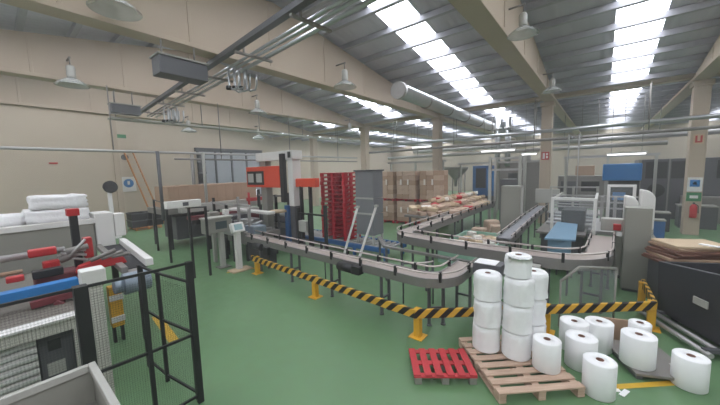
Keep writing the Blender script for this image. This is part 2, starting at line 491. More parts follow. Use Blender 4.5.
# round ventilation duct
t = thing('ventilation_duct', 'long round silver ventilation duct under the roof', 'duct', (-6.5,17,6.1))
MB().tube([(-6.5,10.7,6.18),(-6.5,23.5,6.0)], .3, 20).obj('duct_tube', M['chrome'], t)
MB().tube([(-6.5,10.55,6.18),(-6.5,10.75,6.18)], .34, 20).obj('end_flange', M['steel'], t)
for y in (13,15.5,18.0,20.5,23): MB().tube([(-6.5,y-.04,6.15-.013*(y-10.7)),(-6.5,y+.04,6.15-.013*(y-10.7))], .32, 20).obj('joint_ring', M['steeld'], t)
for x, n_ in ((-5.7,'taller'),(-5.05,'shorter')):
    t = thing('exhaust_stack', 'the %s of two upright silver exhaust stacks beyond the round duct' % n_, 'duct', (x,22,3.1), 'exhaust stacks')
    MB().tube([(x,22,3.1),(x,22,6.5 if n_=='taller' else 6.3)], .17, 14).obj('stack_tube', M['chrome'], t)
    MB().lathe([(.17,-.1),(.26,-.05),(.26,.05),(.17,.1)], (x,22,5.6), 14).obj('collar', M['steel'], t)

# ------------------------------------------------------------------ overhead pipe racks at the back
def pipe_run(a, b, r, m, label, step=4.0, name='overhead_pipe', zt=6.3):
    a, b = Vector(a), Vector(b); mid = (a+b)/2
    t = thing(name, label, 'pipe', mid)
    MB().tube([a, b], r).obj('pipe', M[m], t)
    n = max(2, int((b-a).length/step))
    for i in range(n):
        p = a + (b-a)*(i+.5)/n
        MB().tube([p, (p.x,p.y,zt)], .02, 6).obj('hanger', M['steeld'], t)
    return t
pipe_run((-13,17.6,4.75),(7.5,17.6,4.75), .09,'chrome','bright silver pipe crossing the whole hall just before the columns')
pipe_run((-13,17.2,4.3),(7.5,17.2,4.3), .07,'steeld','dull grey pipe crossing the hall below the bright silver pipe')
pipe_run((-13,19.6,3.95),(2.2,19.6,3.95), .1,'steel','grey pipe crossing behind the columns at the height of the red sign')
pipe_run((-13.2,24,4.6),(9,24,4.6), .16,'steel','thick pipe far back above the blue machines')
pipe_run((-14,-7,3.98),(-14,17,3.98), .05,'steel','thin pale pipe running level in front of the cream partition')
pipe_run((-14,5,3.72),(-14,17,3.72), .04,'steeld','thin dark pipe below the pale one in front of the shutter door')
pipe_run((-12.6,20.3,5.2),(-12.6,38,5.2), .12,'steel','pipe leading away to the back wall past the cartons')
def rack(x0,x1,y,z,label):
    t = thing('cable_rack', label, 'rack', ((x0+x1)/2,y,0))
    for yy in (y-.3,y+.3): MB().box(x0,x1,yy-.05,yy+.05,z-.06,z+.06).obj('side_rail', M['steel'], t)
    mb = MB(); x = x0+.2
    while x < x1: mb.box(x-.03,x+.03,y-.3,y+.3,z-.03,z+.03); x += .6
    mb.obj('rungs', M['steeld'], t)
    for x in (x0+.1,(x0+x1)/2,x1-.1): MB().box(x-.06,x+.06,y-.06,y+.06,0,z-.05).obj('post', M['greyl'], t)
rack(-13.5,-8.9,20.6,3.6,'grey overhead rack on posts behind the carton stacks')
rack(-8.0,-2.9,21.2,3.35,'grey overhead rack on posts by the blue cabinet')
rack(-1.9,2.2,22.0,3.5,'grey overhead rack on posts past the middle column')
for i,(x0,x1,y,z,lb) in enumerate(((-5.95,-4.0,19.2,4.05,'lit tube lamp by the round duct stacks'),(-3.7,-2.9,19.2,3.75,'short lit tube lamp just before the middle column'),
                       (.05,1.6,20.2,3.55,'lit tube lamp above the wide blue machine'),(-1.2,.9,19.9,4.95,'lit tube lamp under the far skylight'),(-10.6,-9.1,19.0,4.6,'lit tube lamp above the tan carton stacks'))):
    t = thing('tube_lamp', lb, 'lamp', ((x0+x1)/2,y,z))
    MB().box(x0,x1,y-.1,y+.1,z,z+.07).obj('housing', M['white'], t)
    MB().tube([(x0+.05,y,z-.03),(x1-.05,y,z-.03)], .04).obj('tube', M['tube'], t)
    for x in (x0+.2,x1-.2): MB().tube([(x,y,z+.06),(x,y,6.45)], .012, 6).obj('wire', M['steeld'], t)

# ------------------------------------------------------------------ left wall things
t = thing('wall_sign', 'white notice with a blue round symbol on the cream wall', 'sign', (-26.28,6.3,2.5))
MB().box(-26.29,-26.25,5.85,6.7,2.0,3.05).obj('board', M['white'], t)
MB().add([( -26.245, 6.27+.3*math.cos(2*PI*i/20), 2.6+.3*math.sin(2*PI*i/20)) for i in range(20)], [list(range(20))]).obj('blue_disc', M['signblue'], t, fix=False)
MB().box(-26.245,-26.235,6.2,6.34,2.5,2.75).obj('symbol', M['white'], t)
t = thing('exit_sign', 'small green sign high on the cream wall', 'sign', (-26.28,6.1,5.8))
MB().box(-26.29,-26.25,5.8,6.4,5.75,6.0).obj('board', M['green'], t)
t = thing('wall_bell', 'round grey alarm bell under the green sign', 'bell', (-26.2,6.2,4.4))
MB().tube([(-26.3,6.2,4.43),(-26.16,6.2,4.43)], .2, 16).obj('dome', M['greyd'], t)
t = thing('red_sign', 'little flat red sign on the cream partition', 'sign', (-20.08,1.7,3.4))
MB().box(-20.09,-20.07,1.85,2.15,3.72,3.8).obj('board', M['red'], t)
t = thing('ladder', 'tall pale ladder leaning on the cream wall near the blue sign', 'ladder', (-24.6,6.8,0))
for o_ in (0,.5): MB().bar((-24.3,7.0+o_,0),(-26.2,6.15+o_,4.9),.07).obj('side_rail', M['woodd'], t)
for i in range(14):
    f = (i+1)/15; MB().bar((-24.3-1.9*f,7.0-.85*f,4.9*f),(-24.3-1.9*f,7.5-.85*f,4.9*f),.045).obj('rung', M['cardl'], t)
t = thing('pedestal_fan', 'black pedestal fan with a white column in front of the partition', 'fan', (-19,3.8,0))
MB().tube([(-19,3.72,0),(-19,3.72,2.3)], .09, 12).obj('column', M['white'], t)
MB().lathe([(0,0),(.3,0),(.3,.05),(.1,.1)], (-19,3.72,0)).obj('base', M['white'], t)
MB().tube([(-18.98,3.75,2.55),(-18.86,3.78,2.58)], .3, 18).obj('cage', M['black'], t)
MB().tube([(-19.2,3.7,2.5),(-18.95,3.76,2.55)], .11, 12).obj('motor', M['black'], t)
t = thing('downpipe_duct', 'black corrugated upright duct beside the shutter door', 'duct', (-24,10.4,0))
MB().tube([(-24,10.4,0),(-24,10.4,4.6)], .28, 12).obj('pipe', M['black'], t)
for z in (2.4,3.2,4.0): MB().tube([(-24,10.4,z-.06),(-24,10.4,z+.06)], .32, 12).obj('band', M['greyd'], t)
for z in (1,): MB().tube([(-24.4,9.9,0),(-24.4,9.9,4.6)], .12, 10).obj('pipe', M['steeld'], t)

# low pallets of black crates along the wall
def flat_pallet(c, lx, ly, h, m, label, group, rz=0, name='pallet', slats=7):
    t = thing(name, label, 'pallet', c, group)
    cx, cy, cz = c
    mb = MB()
    for i in range(slats):
        y = -ly/2 + ly*(i+.5)/slats; w = ly/slats*.36
        mb.box(cx-lx/2,cx+lx/2,cy+y-w,cy+y+w,cz+h-.022,cz+h)
    mb.obj('deck', M[m], t)
    for x in (-lx/2+.05,0,lx/2-.05):
        mb = MB().box(cx+x-.05,cx+x+.05,cy-ly/2,cy+ly/2,cz+h-.045,cz+h-.022)
        for y in (-ly/2+.06,0,ly/2-.06): mb.box(cx+x-.05,cx+x+.05,cy+y-.06,cy+y+.06,cz+.02,cz+h-.045)
        mb.box(cx+x-.05,cx+x+.05,cy-ly/2,cy+ly/2,cz,cz+.02)
        mb.obj('runner', M[m], t)
    t.rotation_euler = (0,0,rz)
    return t
for i,(x,y,lb) in enumerate(((-20.9,5.6,'first'),(-22.4,7.3,'second'))):
    flat_pallet((x,y,0),1.2,1.3,.16,'woodd','orange wooden pallet under the %s black crate row by the wall' % lb,'wall pallets')
    cc = 0
    for yy in (-.4,.4):
        for zz in (0,1):
            c_ = thing('plastic_crate', '%s black crate, %s tier, on the %s orange pallet by the wall' % ('nearer' if yy<0 else 'farther','upper' if zz else 'lower',lb), 'crate', (x,y+yy,.16+zz*.42), 'black crates by the wall')
            z0 = .162+zz*.42
            MB().box(x-.5,x+.5,y+yy-.36,y+yy+.36,z0,z0+.03).box(x-.5,x-.46,y+yy-.36,y+yy+.36,z0,z0+.4).box(x+.46,x+.5,y+yy-.36,y+yy+.36,z0,z0+.4).box(x-.46,x+.46,y+yy-.36,y+yy-.32,z0,z0+.4).box(x-.46,x+.46,y+yy+.32,y+yy+.36,z0,z0+.4).obj('walls', M['black'], c_)
            MB().box(x-.53,x+.53,y+yy-.385,y+yy-.36,z0+.34,z0+.4).box(x-.53,x+.53,y+yy+.36,y+yy+.385,z0+.34,z0+.4).box(x+.5,x+.53,y+yy-.36,y+yy+.36,z0+.34,z0+.4).obj('rim', M['greyd'], c_)

# ------------------------------------------------------------------ bundling machine inside the fence
t = thing('wrapped_machine_cabinet', 'long grey cabinet with white trim under the film wrapped bundles', 'cabinet', (-9.5,-.5,0))
MB().box(-10.4,-9.0,-4,1.42,0,1.98).obj('body', M['grey'], t, bev=.01)
MB().box(-10.42,-8.97,-4,1.45,1.98,2.09).obj('top_trim', M['white'], t, bev=.01)
MB().box(-9.6,-8.98,1.44,1.78,1.35,2.2).obj('end_block', M['white'], t, bev=.02)
MB().box(-9.3,-9.0,1.79,2.0,1.6,2.15).obj('side_plate', M['white'], t, bev=.02)
MB().box(-10.3,-9.1,-3.8,1.4,.0,.12).obj('plinth', M['greyd'], t)
for y in (-2.6,): MB().box(-8.998,-8.985,y-.01,y+.01,.2,1.95).obj('panel_joint', M['greyd'], t)

def bundle(c, d, label, seed, m='film', name='wrapped_bundle'):
    """loosely film-wrapped block with puckered edges"""
    rnd = random.Random(seed)
    bm = bmesh.new(); bmesh.ops.create_cube(bm, size=1)
    bmesh.ops.subdivide_edges(bm, edges=bm.edges[:], cuts=5, use_grid_fill=True)
    for v in bm.verts:
        q = v.co.copy(); e = sum(1 for a in q if abs(a) > .49)
        v.co = Vector((q.x*d[0]*(1-.05*(e>1)), q.y*d[1]*(1-.03*(e>1)), q.z*d[2]*(1-.08*(e>1))))
        v.co += Vector((rnd.uniform(-1,1),rnd.uniform(-1,1),rnd.uniform(-.6,.6)))*.02
    lo = min(v.co.z for v in bm.verts)
    for v in bm.verts:
        if v.co.z < -d[2]/2+.06: v.co.z = lo
        v.co.z -= lo
    me = bpy.data.meshes.new(name); bm.to_mesh(me); bm.free()
    for p in me.polygons: p.use_smooth = True
    me.materials.append(M[m])
    o = bpy.data.objects.new(name, me); COL.objects.link(o); o.location = c
    return tag(o, label, 'bundle', 'film wrapped bundles')
bundle((-9.62,.9,2.092),(1.0,1.0,.26),'broad lower layer of the film wrapped bundle on the grey cabinet',1)
bundle((-9.6,.95,2.37),(.9,.9,.27),'topmost white film wrapped bundle on the grey cabinet',2)
bundle((-9.6,.05,2.092),(.8,.72,.2),'flat white bundle beside the wrapped pile on the grey cabinet',3)
bundle((-9.6,-.8,2.092),(.8,.85,.19),'flat white bundle at the photo edge on the grey cabinet',4)

t = thing('bundling_machine', 'low bundling machine with blue beam and silver rollers inside the black fence', 'machine', (-6.3,-.5,0))
MB().box(-5.1,-4.98,.68,.8,0,1.66).obj('corner_post', M['perf'], t)
MB().box(-5.14,-4.92,.6,.84,1.66,1.86).obj('post_cap', M['white'], t, bev=.015)
MB().box(-5.46,-5.34,-3.2,.66,1.04,1.2).obj('front_beam', M['perf'], t)
MB().box(-5.5,-5.3,-3.2,.68,1.2,1.225).obj('beam_top', M['white'], t)
MB().box(-5.46,-5.34,.52,.66,0,1.04).obj('corner_post', M['perf'], t)
MB().box(-5.46,-5.34,-1.7,-1.58,0,1.04).obj('corner_post', M['perf'], t)
MB().box(-8.6,-5.5,-3.2,.62,1.02,1.2).obj('deck', M['deckmat'], t)
MB().box(-8.4,-5.9,-3.1,.6,0,1.02).obj('body', M['greyd'], t)
mb = MB().box(-5.56,-5.5,.2,.52,.1,1.02)
sp = mb.obj('side_panel', M['greyd'], t)
MB().box(-5.5,-5.49,.28,.4,.78,.92).obj('panel_window', M['black'], t, sp)
MB().box(-5.5,-5.485,.25,.42,.45,.62).obj('panel_plate', M['greyl'], t, sp)
for i in range(9):
    MB().tube([(-5.44,-3.1,.24+i*.092),(-5.44,.18,.24+i*.092)], .042, 12).obj('roller', M['white'], t)
for y in (-.35,-1.3): MB().box(-5.4,-5.38,y-.02,y+.02,.15,1.04).obj('roller_strut', M['greyl'], t)
MB().box(-6.3,-6.12,-3.2,.72,1.36,1.5).obj('guide_beam', M['blue'], t, bev=.01)
MB().box(-6.28,-6.12,.72,1.0,1.3,1.52).obj('beam_end', M['maroon'], t, bev=.01)
MB().bar((-6.1,.2,1.27),(-6.1,.75,1.3),.08,.1).bar((-6.1,.45,1.24),(-6.05,.6,1.08),.1,.08).obj('lower_bracket', M['maroon'], t, bev=.01)
for y in (-2.4,-.9,.5): MB().box(-6.26,-6.14,y-.05,y+.05,1.2,1.36).obj('beam_foot', M['greyd'], t)

t = thing('clamp_carriage', 'red clamp carriage with black upright above the blue beam', 'machine', (-7.1,.6,1.2))
MB().box(-7.06,-6.94,.8,.9,1.2,2.38).obj('upright', M['black'], t)
MB().box(-7.08,-6.92,.77,.93,2.38,2.5).obj('upright_cap', M['red'], t, bev=.01)
MB().tube([(-7.2,-3,1.78),(-7.2,.72,1.79)], .055).obj('shaft', M['steel'], t)
MB().tube([(-6.85,-3,1.62),(-6.85,.2,1.62)], .03).obj('rod', M['card'], t)
for (y0,y1,z0,z1,x) in ((.28,.6,1.78,1.9,-7.0),(.42,.62,1.56,1.68,-7.0),(.93,1.05,1.62,1.98,-7.0)):
    MB().box(x-.08,x+.08,y0,y1,z0,z1).obj('clamp_jaw', M['red'], t, bev=.02)
MB().prism([(-.35,0),(.35,.02),(.3,.14),(.05,.2),(-.3,.12)],-.06,.06, Matrix.Translation((-6.7,1.1,1.45)) @ Matrix.Rotation(PI/2,4,'Y') @ Matrix.Rotation(PI/2,4,'Z')).obj('clamp_arm', M['red'], t, bev=.02)
MB().box(-6.75,-6.6,.28,.62,1.5,1.62).obj('cylinder_block', M['black'], t, bev=.015)
MB().box(-6.75,-6.6,.02,.2,1.52,1.6).obj('clamp_jaw', M['red'], t, bev=.015)
for i in range(5):
    MB().tube([(-7.02+.05*i,.6+.04*i,1.72+.05*(i%3)),(-6.9,.95,1.6+.09*i)], .022, 8).obj('hose', M['steel'], t)
MB().tube([(-6.98,.62,1.66),(-6.98,.92,1.75)], .06, 10).tube([(-6.9,.7,1.8),(-6.9,.98,1.84)], .05, 10).obj('cylinder', M['steeld'], t)
MB().box(-7.1,-6.7,.3,1.0,1.2,1.5).obj('carriage_base', M['maroon'], t, bev=.02)
for i in range(3): MB().tube([(-6.66,.95+.14*i,1.62),(-6.66,1.3+.1*i,1.74-.05*i)], .035, 8).obj('piston', M['steeld'], t)

t = thing('outfeed_arm', 'white outfeed arm with a grey motor beyond the clamp carriage', 'conveyor arm', (-8,1.7,0))
MB().bar((-8.9,1.88,1.5),(-6.2,1.66,1.5),.12,.13).obj('side_beam', M['white'], t, bev=.01)
MB().bar((-8.9,1.44,1.45),(-6.2,1.3,1.45),.1,.1).obj('side_beam', M['steeld'], t, bev=.01)
MB().bar((-8.9,1.66,1.42),(-6.3,1.48,1.42),.36,.03).obj('belt', M['rubber'], t)
for x in (-8.4,-6.5): MB().box(x-.05,x+.05,1.54,1.64,0,1.41).obj('leg', M['black'], t)
MB().tube([(-5.9,1.2,1.3),(-5.9,1.55,1.3)], .17, 18).tube([(-5.9,1.08,1.3),(-5.9,1.2,1.3)], .12, 18).obj('motor', M['bronze'], t)
MB().bar((-6.3,1.4,1.4),(-6.02,1.4,1.34),.22,.05).obj('motor_bracket', M['steeld'], t)

# clear guard tray in the front corner
t = thing('guard_tray', 'open tray in a white metal rim at the bottom corner in front of the fence', 'tray', (-2.9,-.3,0))
x0,x1,y0,y1,z = -3.42,-2.0,-1.4,.44,1.4
MB().box(x0,x1,y1-.05,y1,z-.06,z).box(x0,x0+.05,y0,y1-.05,z-.06,z).box(x1-.05,x1,y0,y1-.05,z-.06,z).box(x0+.05,x1-.05,y0,y0+.05,z-.06,z).obj('rim', M['greyl'], t, bev=.006)
MB().box(x0+.01,x0+.03,y0,y1,z-.34,z-.06).box(x0+.03,x1,y1-.03,y1-.01,z-.34,z-.06).box(x0+.03,x1,y0,y1-.03,z-.36,z-.34).obj('bin', M['grey'], t)
for (x,y) in ((x0+.1,y1-.1),(x0+.1,y0+.1),(x1-.1,y0+.1),(x1-.1,y1-.1)): MB().box(x-.03,x+.03,y-.03,y+.03,0,z-.36).obj('leg', M['greyl'], t)
t = thing('metal_rail_offcut', 'ribbed metal strip lying in the open tray', 'metal strip', (-3.1,-.2,1.07))
mb = MB().box(-3.2,-2.95,-1.0,.2,1.061,1.1)
mb.obj('strip', M['steel'], t)
mb = MB()
for i in range(9): mb.box(-3.2,-2.95,-.98+.13*i,-.94+.13*i,1.1,1.13)
mb.obj('ribs', M['white'], t)

# black mesh fence
def fence(name, posts, h, label, mid=.95, thick=None, net=True):
    t = thing(name, label, 'fence', (*posts[0],0))
    for i,(x,y) in enumerate(posts):
        w = (thick or {}).get(i,.03)
        MB().box(x-w,x+w,y-w,y+w,0,h).obj('post', M['black'], t)
    for (a,b) in zip(posts[:-1],posts[1:]):
        for z in ((h-.02, mid, .1) if net else (h-.02,)): MB().bar((*a,z),(*b,z),.025,.03).obj('rail', M['black'], t)
        if net: MB().bar((*a,h/2),(*b,h/2),.006,h-.2).obj('mesh_panel', M['net'], t)
    return t
fence('safety_fence', [(-4.15,-3.5),(-4.15,-1.5),(-4.08,.48),(-4.05,1.0),(-4.05,1.5)], 1.92, 'black wire mesh safety fence running along the front of the bundling machine', thick={2:.055,3:.022,4:.035})
fence('safety_fence', [(-4.12,1.5),(-4.86,1.38),(-5.5,1.34)], 1.66, 'black mesh fence panel turning away from the front fence corner', thick={0:.022,1:.022,2:.03})
fence('machine_guard_fence', [(-9.1,3.95),(-9.25,3.55),(-11.6,3.75),(-14.0,4.1)], 2.1, 'black post guard fence before the carton blank magazine', mid=1.2, net=False)
t = thing('guard_beam', 'white beam end resting over the black guard posts', 'beam', (-9.6,3.6,2.1))
MB().box(-9.3,-9.1,2.95,3.85,2.12,2.32).obj('beam', M['white'], t, bev=.01)
MB().box(-9.095,-9.09,3.35,3.5,2.17,2.27).obj('switch', M['greyd'], t)
# yellow/white tote seen through the fence
t = thing('yellow_trolley', 'small yellow and white stepped stand seen through the mesh fence', 'trolley', (-6.85,1.18,0))
MB().box(-6.94,-6.76,1.16,1.34,.3,1.05).obj('body', M['yellow'], t, bev=.01)
for z in (.3,.7): MB().box(-6.76,-6.73,1.15,1.35,z+.1,z+.2).obj('band', M['white'], t)
for y in (1.19,1.31): MB().box(-6.9,-6.8,y-.02,y+.02,0,.3).obj('foot', M['black'], t)

# ------------------------------------------------------------------ carton blank magazine and case packer
t = thing('case_packer', 'case packing machine on black legs under the long brown carton blanks', 'machine', (-14,6.3,0))
MB().box(-15.6,-13.6,4.3,8.9,1.45,1.68).obj('deck', M['steeld'], t)
MB().box(-13.6,-13.2,4.8,9.2,1.5,1.82).obj('front_guard', M['greyl'], t, bev=.01)
for x in (-15.5,-13.7):
    for y in (4.5,6.5,8.7): MB().box(x-.06,x+.06,y-.06,y+.06,0,1.45).obj('leg', M['black'], t)
MB().box(-15.3,-13.9,4.8,6.2,.3,1.3).obj('drive_housing', M['greyd'], t, bev=.02)
MB().box(-13.85,-13.5,5.4,6.0,.9,1.45).obj('motor', M['black'], t, bev=.03)
MB().box(-13.3,-12.9,5.0,7.4,1.2,1.35).obj('red_bar', M['maroon'], t)
MB().box(-13.1,-12.8,7.6,8.4,1.75,1.9).obj('red_bar', M['red'], t)
MB().tube([(-13.4,4.2,1.3),(-13.4,4.2,3.98)],.06).obj('upright', M['greyd'], t)
MB().tube([(-13.4,5.9,1.7),(-13.4,5.9,3.98)],.06).obj('upright', M['greyl'], t)
for i in range(10):
    y = 4.75 + i*.4
    o = MB().box(-15.3,-13.75,y-.198,y+.198,1.685,2.58+.012*((i*7)%3)).obj('carton_blank_pack', M['card'], loc=(-14.5,y,1.685))
    tag(o, 'upright brown carton blank pack in the long magazine row', 'carton', 'carton blanks in the magazine')

t = thing('infeed_line', 'cluttered steel infeed machine between the control boxes and the robot', 'machine', (-11,5.9,0))
MB().box(-12.6,-9.35,5.35,6.7,.75,.92).obj('table', M['steeld'], t)
MB().box(-12.6,-9.4,5.32,5.37,.62,1.08).obj('side_plate', M['side'], t)
for x in (-12.4,-10.9,-9.5):
    for y in (5.45,6.6): MB().box(x-.05,x+.05,y-.05,y+.05,0,.75).obj('leg', M['black'], t)
for x,h in ((-12.2,2.1),(-11.2,1.9),(-10.3,2.2),(-9.6,1.8)):
    MB().box(x-.04,x+.04,5.6,5.68,.92,h).obj('upright', M['black' if x<-11 else 'steel'], t)
MB().bar((-12.4,5.64,1.9),(-9.5,5.64,1.9),.08,.08).obj('cross_bar', M['steel'], t)
MB().bar((-12.4,6.5,1.55),(-9.5,6.5,1.55),.3,.1).obj('cover', M['white'], t, bev=.02)
MB().box(-11.9,-11.2,5.9,6.5,.92,1.4).obj('drive_box', M['greyd'], t, bev=.02)
MB().box(-10.9,-10.3,6.0,6.5,.92,1.3).obj('drive_box', M['steel'], t, bev=.02)
for i in range(8): MB().tube([(-12.4+.38*i,5.5,.96),(-12.4+.38*i,6.6,.96)], .045, 10).obj('roller', M['steel'], t)
for i in range(5): MB().tube([(-12.0+.55*i,5.75,1.1+.07*(i%3)),(-11.75+.55*i,6.1,1.3)], .04, 8).obj('cylinder', M['chrome'], t)
MB().box(-9.9,-9.3,5.6,6.1,.92,1.2).obj('blue_motor', M['bronze'], t, bev=.03)

t = thing('strapping_head', 'steel strapping head with hoses on the infeed machine near the pedestal', 'machine', (-10.2,5.2,.95))
MB().box(-10.5,-9.7,5.0,5.3,.95,1.12).obj('plate', M['steel'], t, bev=.01)
for i in range(6): MB().tube([(-10.45+.13*i,5.02,1.12),(-10.45+.13*i,5.12,1.3+.06*(i%3)),(-10.38+.13*i,5.28,1.15)], .028, 8).obj('hose', M['black' if i%2 else 'chrome'], t)
MB().tube([(-10.3,5.15,1.12),(-10.3,5.15,1.75)],.04,10).obj('upright', M['steel'], t)
MB().box(-10.42,-10.18,5.08,5.22,1.62,1.8).obj('sensor', M['white'], t, bev=.01)
for x in (-10.4,-9.85): MB().box(x-.03,x+.03,5.1,5.2,0,.95).obj('leg', M['black'], t)
# control boxes
t = thing('control_box', 'wide grey control box with a dark screen on one post', 'control box', (-9.5,4.6,0))
MB().box(-9.75,-9.42,4.05,4.9,1.18,1.64).obj('housing', M['grey'], t, bev=.015)
MB().box(-9.78,-9.38,4.02,4.93,1.64,1.68).obj('lid', M['greyl'], t)
MB().box(-9.42,-9.405,4.36,4.72,1.3,1.54).obj('screen', M['darkscreen'], t)
MB().box(-9.65,-9.52,4.52,4.66,.02,1.18).obj('post', M['greyl'], t)
MB().box(-9.75,-9.4,4.4,4.78,0,.03).obj('base_plate', M['steeld'], t)
t = thing('switch_box', 'plain grey switch box behind the control box with the dark screen', 'control box', (-10.3,5.0,0))
MB().box(-10.6,-10.2,4.55,4.9,1.1,1.75).obj('housing', M['grey'], t, bev=.015)
MB().box(-10.45,-10.35,4.68,4.78,0,1.1).obj('post', M['greyl'], t)
t = thing('control_pedestal', 'white control pedestal with a tilted screen by the end of the striped barrier', 'control panel', (-8.85,4.72,0))
MB().box(-8.93,-8.77,4.66,4.82,.04,1.22).obj('pedestal', M['white'], t, bev=.01)
MB().box(-9.0,-8.6,4.42,5.06,0,.04).obj('base_plate', M['cardl'], t)
hd = MB().box(-.08,.08,-.2,.2,-.15,.15, Matrix.Translation((-8.82,4.74,1.36)) @ Matrix.Rotation(-.35,4,'Y')).obj('head', M['white'], t, bev=.012)
MB().box(.081,.088,-.13,.13,-.09,.09, Matrix.Translation((-8.82,4.74,1.36)) @ Matrix.Rotation(-.35,4,'Y')).obj('screen', M['screen'], t, hd)

# ------------------------------------------------------------------ palletising robot
t = thing('palletising_robot', 'tall white gantry palletiser with an orange arm', 'robot', (-9.2,7.4,0))
MB().box(-9.36,-9.06,7.2,7.6,1.75,3.55).obj('column', M['white'], t, bev=.015)
MB().box(-9.35,-9.07,7.22,7.58,0,1.75).obj('column_base', M['greyd'], t, bev=.015)
MB().box(-11.4,-9.0,7.15,7.65,3.52,3.86).obj('top_beam', M['white'], t, bev=.02)
MB().box(-11.25,-10.9,7.25,7.55,0,3.52).obj('rear_leg', M['grey'], t, bev=.01)
cr = MB().box(-11.95,-9.62,7.0,7.18,2.46,3.3).obj('carriage', M['orange'], t, bev=.02)
MB().box(-11.85,-10.65,6.98,7.0,2.56,3.12).obj('carriage_opening', M['black'], t, cr)
for x in (-11.75,-11.15): MB().box(x,x+.38,6.965,6.98,2.66,3.02).obj('carriage_plate', M['greyl'], t, cr)
MB().box(-9.62,-9.4,7.02,7.18,1.9,3.75).obj('cable_chain', M['black'], t, bev=.01)
MB().box(-9.06,-7.95,7.3,7.5,2.48,2.8).obj('gripper_arm', M['orange'], t, bev=.02)
MB().box(-9.75,-9.55,7.25,7.6,.05,1.75).obj('lift_mast', M['blued'], t, bev=.01)
MB().lathe([(0,0),(.32,0),(.32,.08),(0,.1)], (-9.85,7.03,1.5)).obj('round_table', M['cardl'], t)
MB().box(-9.88,-9.82,7.0,7.06,.0,1.5).obj('table_post', M['greyd'], t)
for x in (-8.8,-8.3): MB().box(x-.05,x+.05,7.3,7.4,0,2.5).obj('guard_post', M['black'], t)
MB().box(-9.2,-9.08,7.1,7.148,3.58,3.8).obj('lamp', M['black'], t)

t = thing('roller_station', 'dark roller station with black posts at the foot of the robot', 'machine', (-10.6,7.9,0))
MB().box(-12.4,-10.0,7.75,8.0,.1,1.15).obj('housing', M['greyd'], t, bev=.02)
MB().box(-12.4,-9.8,7.7,7.76,.7,.9).obj('side_plate', M['side'], t)
for x,h in ((-12.3,2.3),(-11.0,2.1),(-10.1,2.2)): MB().box(x-.05,x+.05,7.7,7.8,0,h).obj('post', M['black'], t)
MB().bar((-12.3,7.75,2.05),(-10.1,7.75,2.05),.06,.08).obj('cross_bar', M['steeld'], t)
MB().tube([(-11.9,7.85,1.25),(-10.4,7.85,1.25)],.09,12).obj('drum', M['steel'], t)
t = thing('transfer_frame', 'black upright frame between the robot and the red pallets', 'frame', (-8.2,7.0,0))
for x,h in ((-8.6,1.75),(-8.0,1.6),(-7.2,1.9)): MB().box(x-.04,x+.04,6.95,7.05,0,h).obj('post', M['black'], t)
MB().bar((-8.6,7.0,1.55),(-7.2,7.0,1.55),.05,.06).obj('cross_bar', M['black'], t)
MB().box(-8.5,-8.1,6.9,7.1,.9,1.3).obj('sensor_box', M['greyl'], t, bev=.015)
MB().bar((-8.6,7.0,.6),(-7.2,7.0,.6),.05,.06).obj('cross_bar', M['black'], t)
t = thing('product_tray', 'grey machine hood with red panels in front of the carton magazine', 'machine', (-12.2,7.4,0))
MB().box(-12.8,-11.9,7.0,7.5,.9,1.55).obj('hood', M['greyl'], t, bev=.02)
MB().box(-11.9,-11.86,7.05,7.45,1.0,1.4).obj('panel', M['maroon'], t)
for x in (-12.7,-12.0):
    for y in (7.05,7.45): MB().box(x-.03,x+.03,y-.03,y+.03,0,.9).obj('leg', M['black'], t)
MB().tube([(-12.2,7.2,1.55),(-12.2,7.2,2.2)],.05,10).obj('stack_light', M['red'], t)

# blue pallet conveyor with the red pallet stack and the grey tray stack
t = thing('pallet_conveyor', 'low blue pallet conveyor under the red pallet stack', 'conveyor', (-7.6,8.65,0))
for y in (8.1,9.2): MB().box(-10.2,-5.4,y-.05,y+.05,.26,.42).obj('side_rail', M['blued'], t, bev=.01)
for i in range(20): MB().tube([(-10.05+.235*i,8.14,.37),(-10.05+.235*i,9.16,.37)], .05, 10).obj('roller', M['steel'], t)
for x in (-10,-8.4,-6.9,-5.55):
    for y in (8.1,9.2): MB().box(x-.05,x+.05,y-.04,y+.04,0,.26).obj('leg', M['blued'], t)
P0 = flat_pallet((-8.02,8.65,.425),1.25,.9,.155,'redpal','red plastic pallet at the bottom of the tall red stack','red pallet stack',0,'plastic_pallet',9)
for i in range(1,16):
    dx = random.uniform(-.02,.02)
    nm = 'red plastic pallet at the very top of the tall red stack' if i == 15 else 'red plastic pallet inside the tall red stack beside the robot'
    dup(P0, (-8.02+dx,8.65+random.uniform(-.02,.02),.425+.16*i), 0, nm, 'red pallet stack')
t = thing('tray_dispenser', 'tall grey panelled tray dispenser standing on the blue conveyor', 'machine', (-6.45,8.65,.425))
for i,(z0,z1) in enumerate(((.75,1.5),(1.52,2.05),(2.07,3.0))):
    MB().box(-6.9,-6.12,8.25,8.85,z0,z1).obj('panel', M['trays'], t, bev=.015)
MB().box(-6.93,-6.09,8.2,8.9,3.0,3.05).obj('top_cap', M['greyd'], t)
for x in (-6.86,-6.16):
    for y in (8.28,8.8): MB().box(x-.035,x+.035,y-.035,y+.035,.425,.76).obj('leg', M['greyl'], t)
for z in (1.5,2.05): MB().box(-6.91,-6.11,8.22,8.248,z-.02,z+.04).obj('band', M['greyl'], t)
for i,(a,b,lb) in enumerate((((-6.2,7.5,1.85),(-6.55,7.0,0.0),'farther'),((-5.3,7.3,1.95),(-5.72,6.7,0.0),'closer'))):
    t = thing('leaning_pole', 'white pole leaning before the grey tray dispenser, the %s from the red pallets' % ('one nearer' if i==0 else 'one farther'), 'pole', b, 'leaning white poles')
    MB().bar(a,b,.06).obj('pole', M['white'], t)
    MB().cbox((a[0],a[1],a[2]),(.1,.1,.07)).obj('clip', M['greyl'], t)

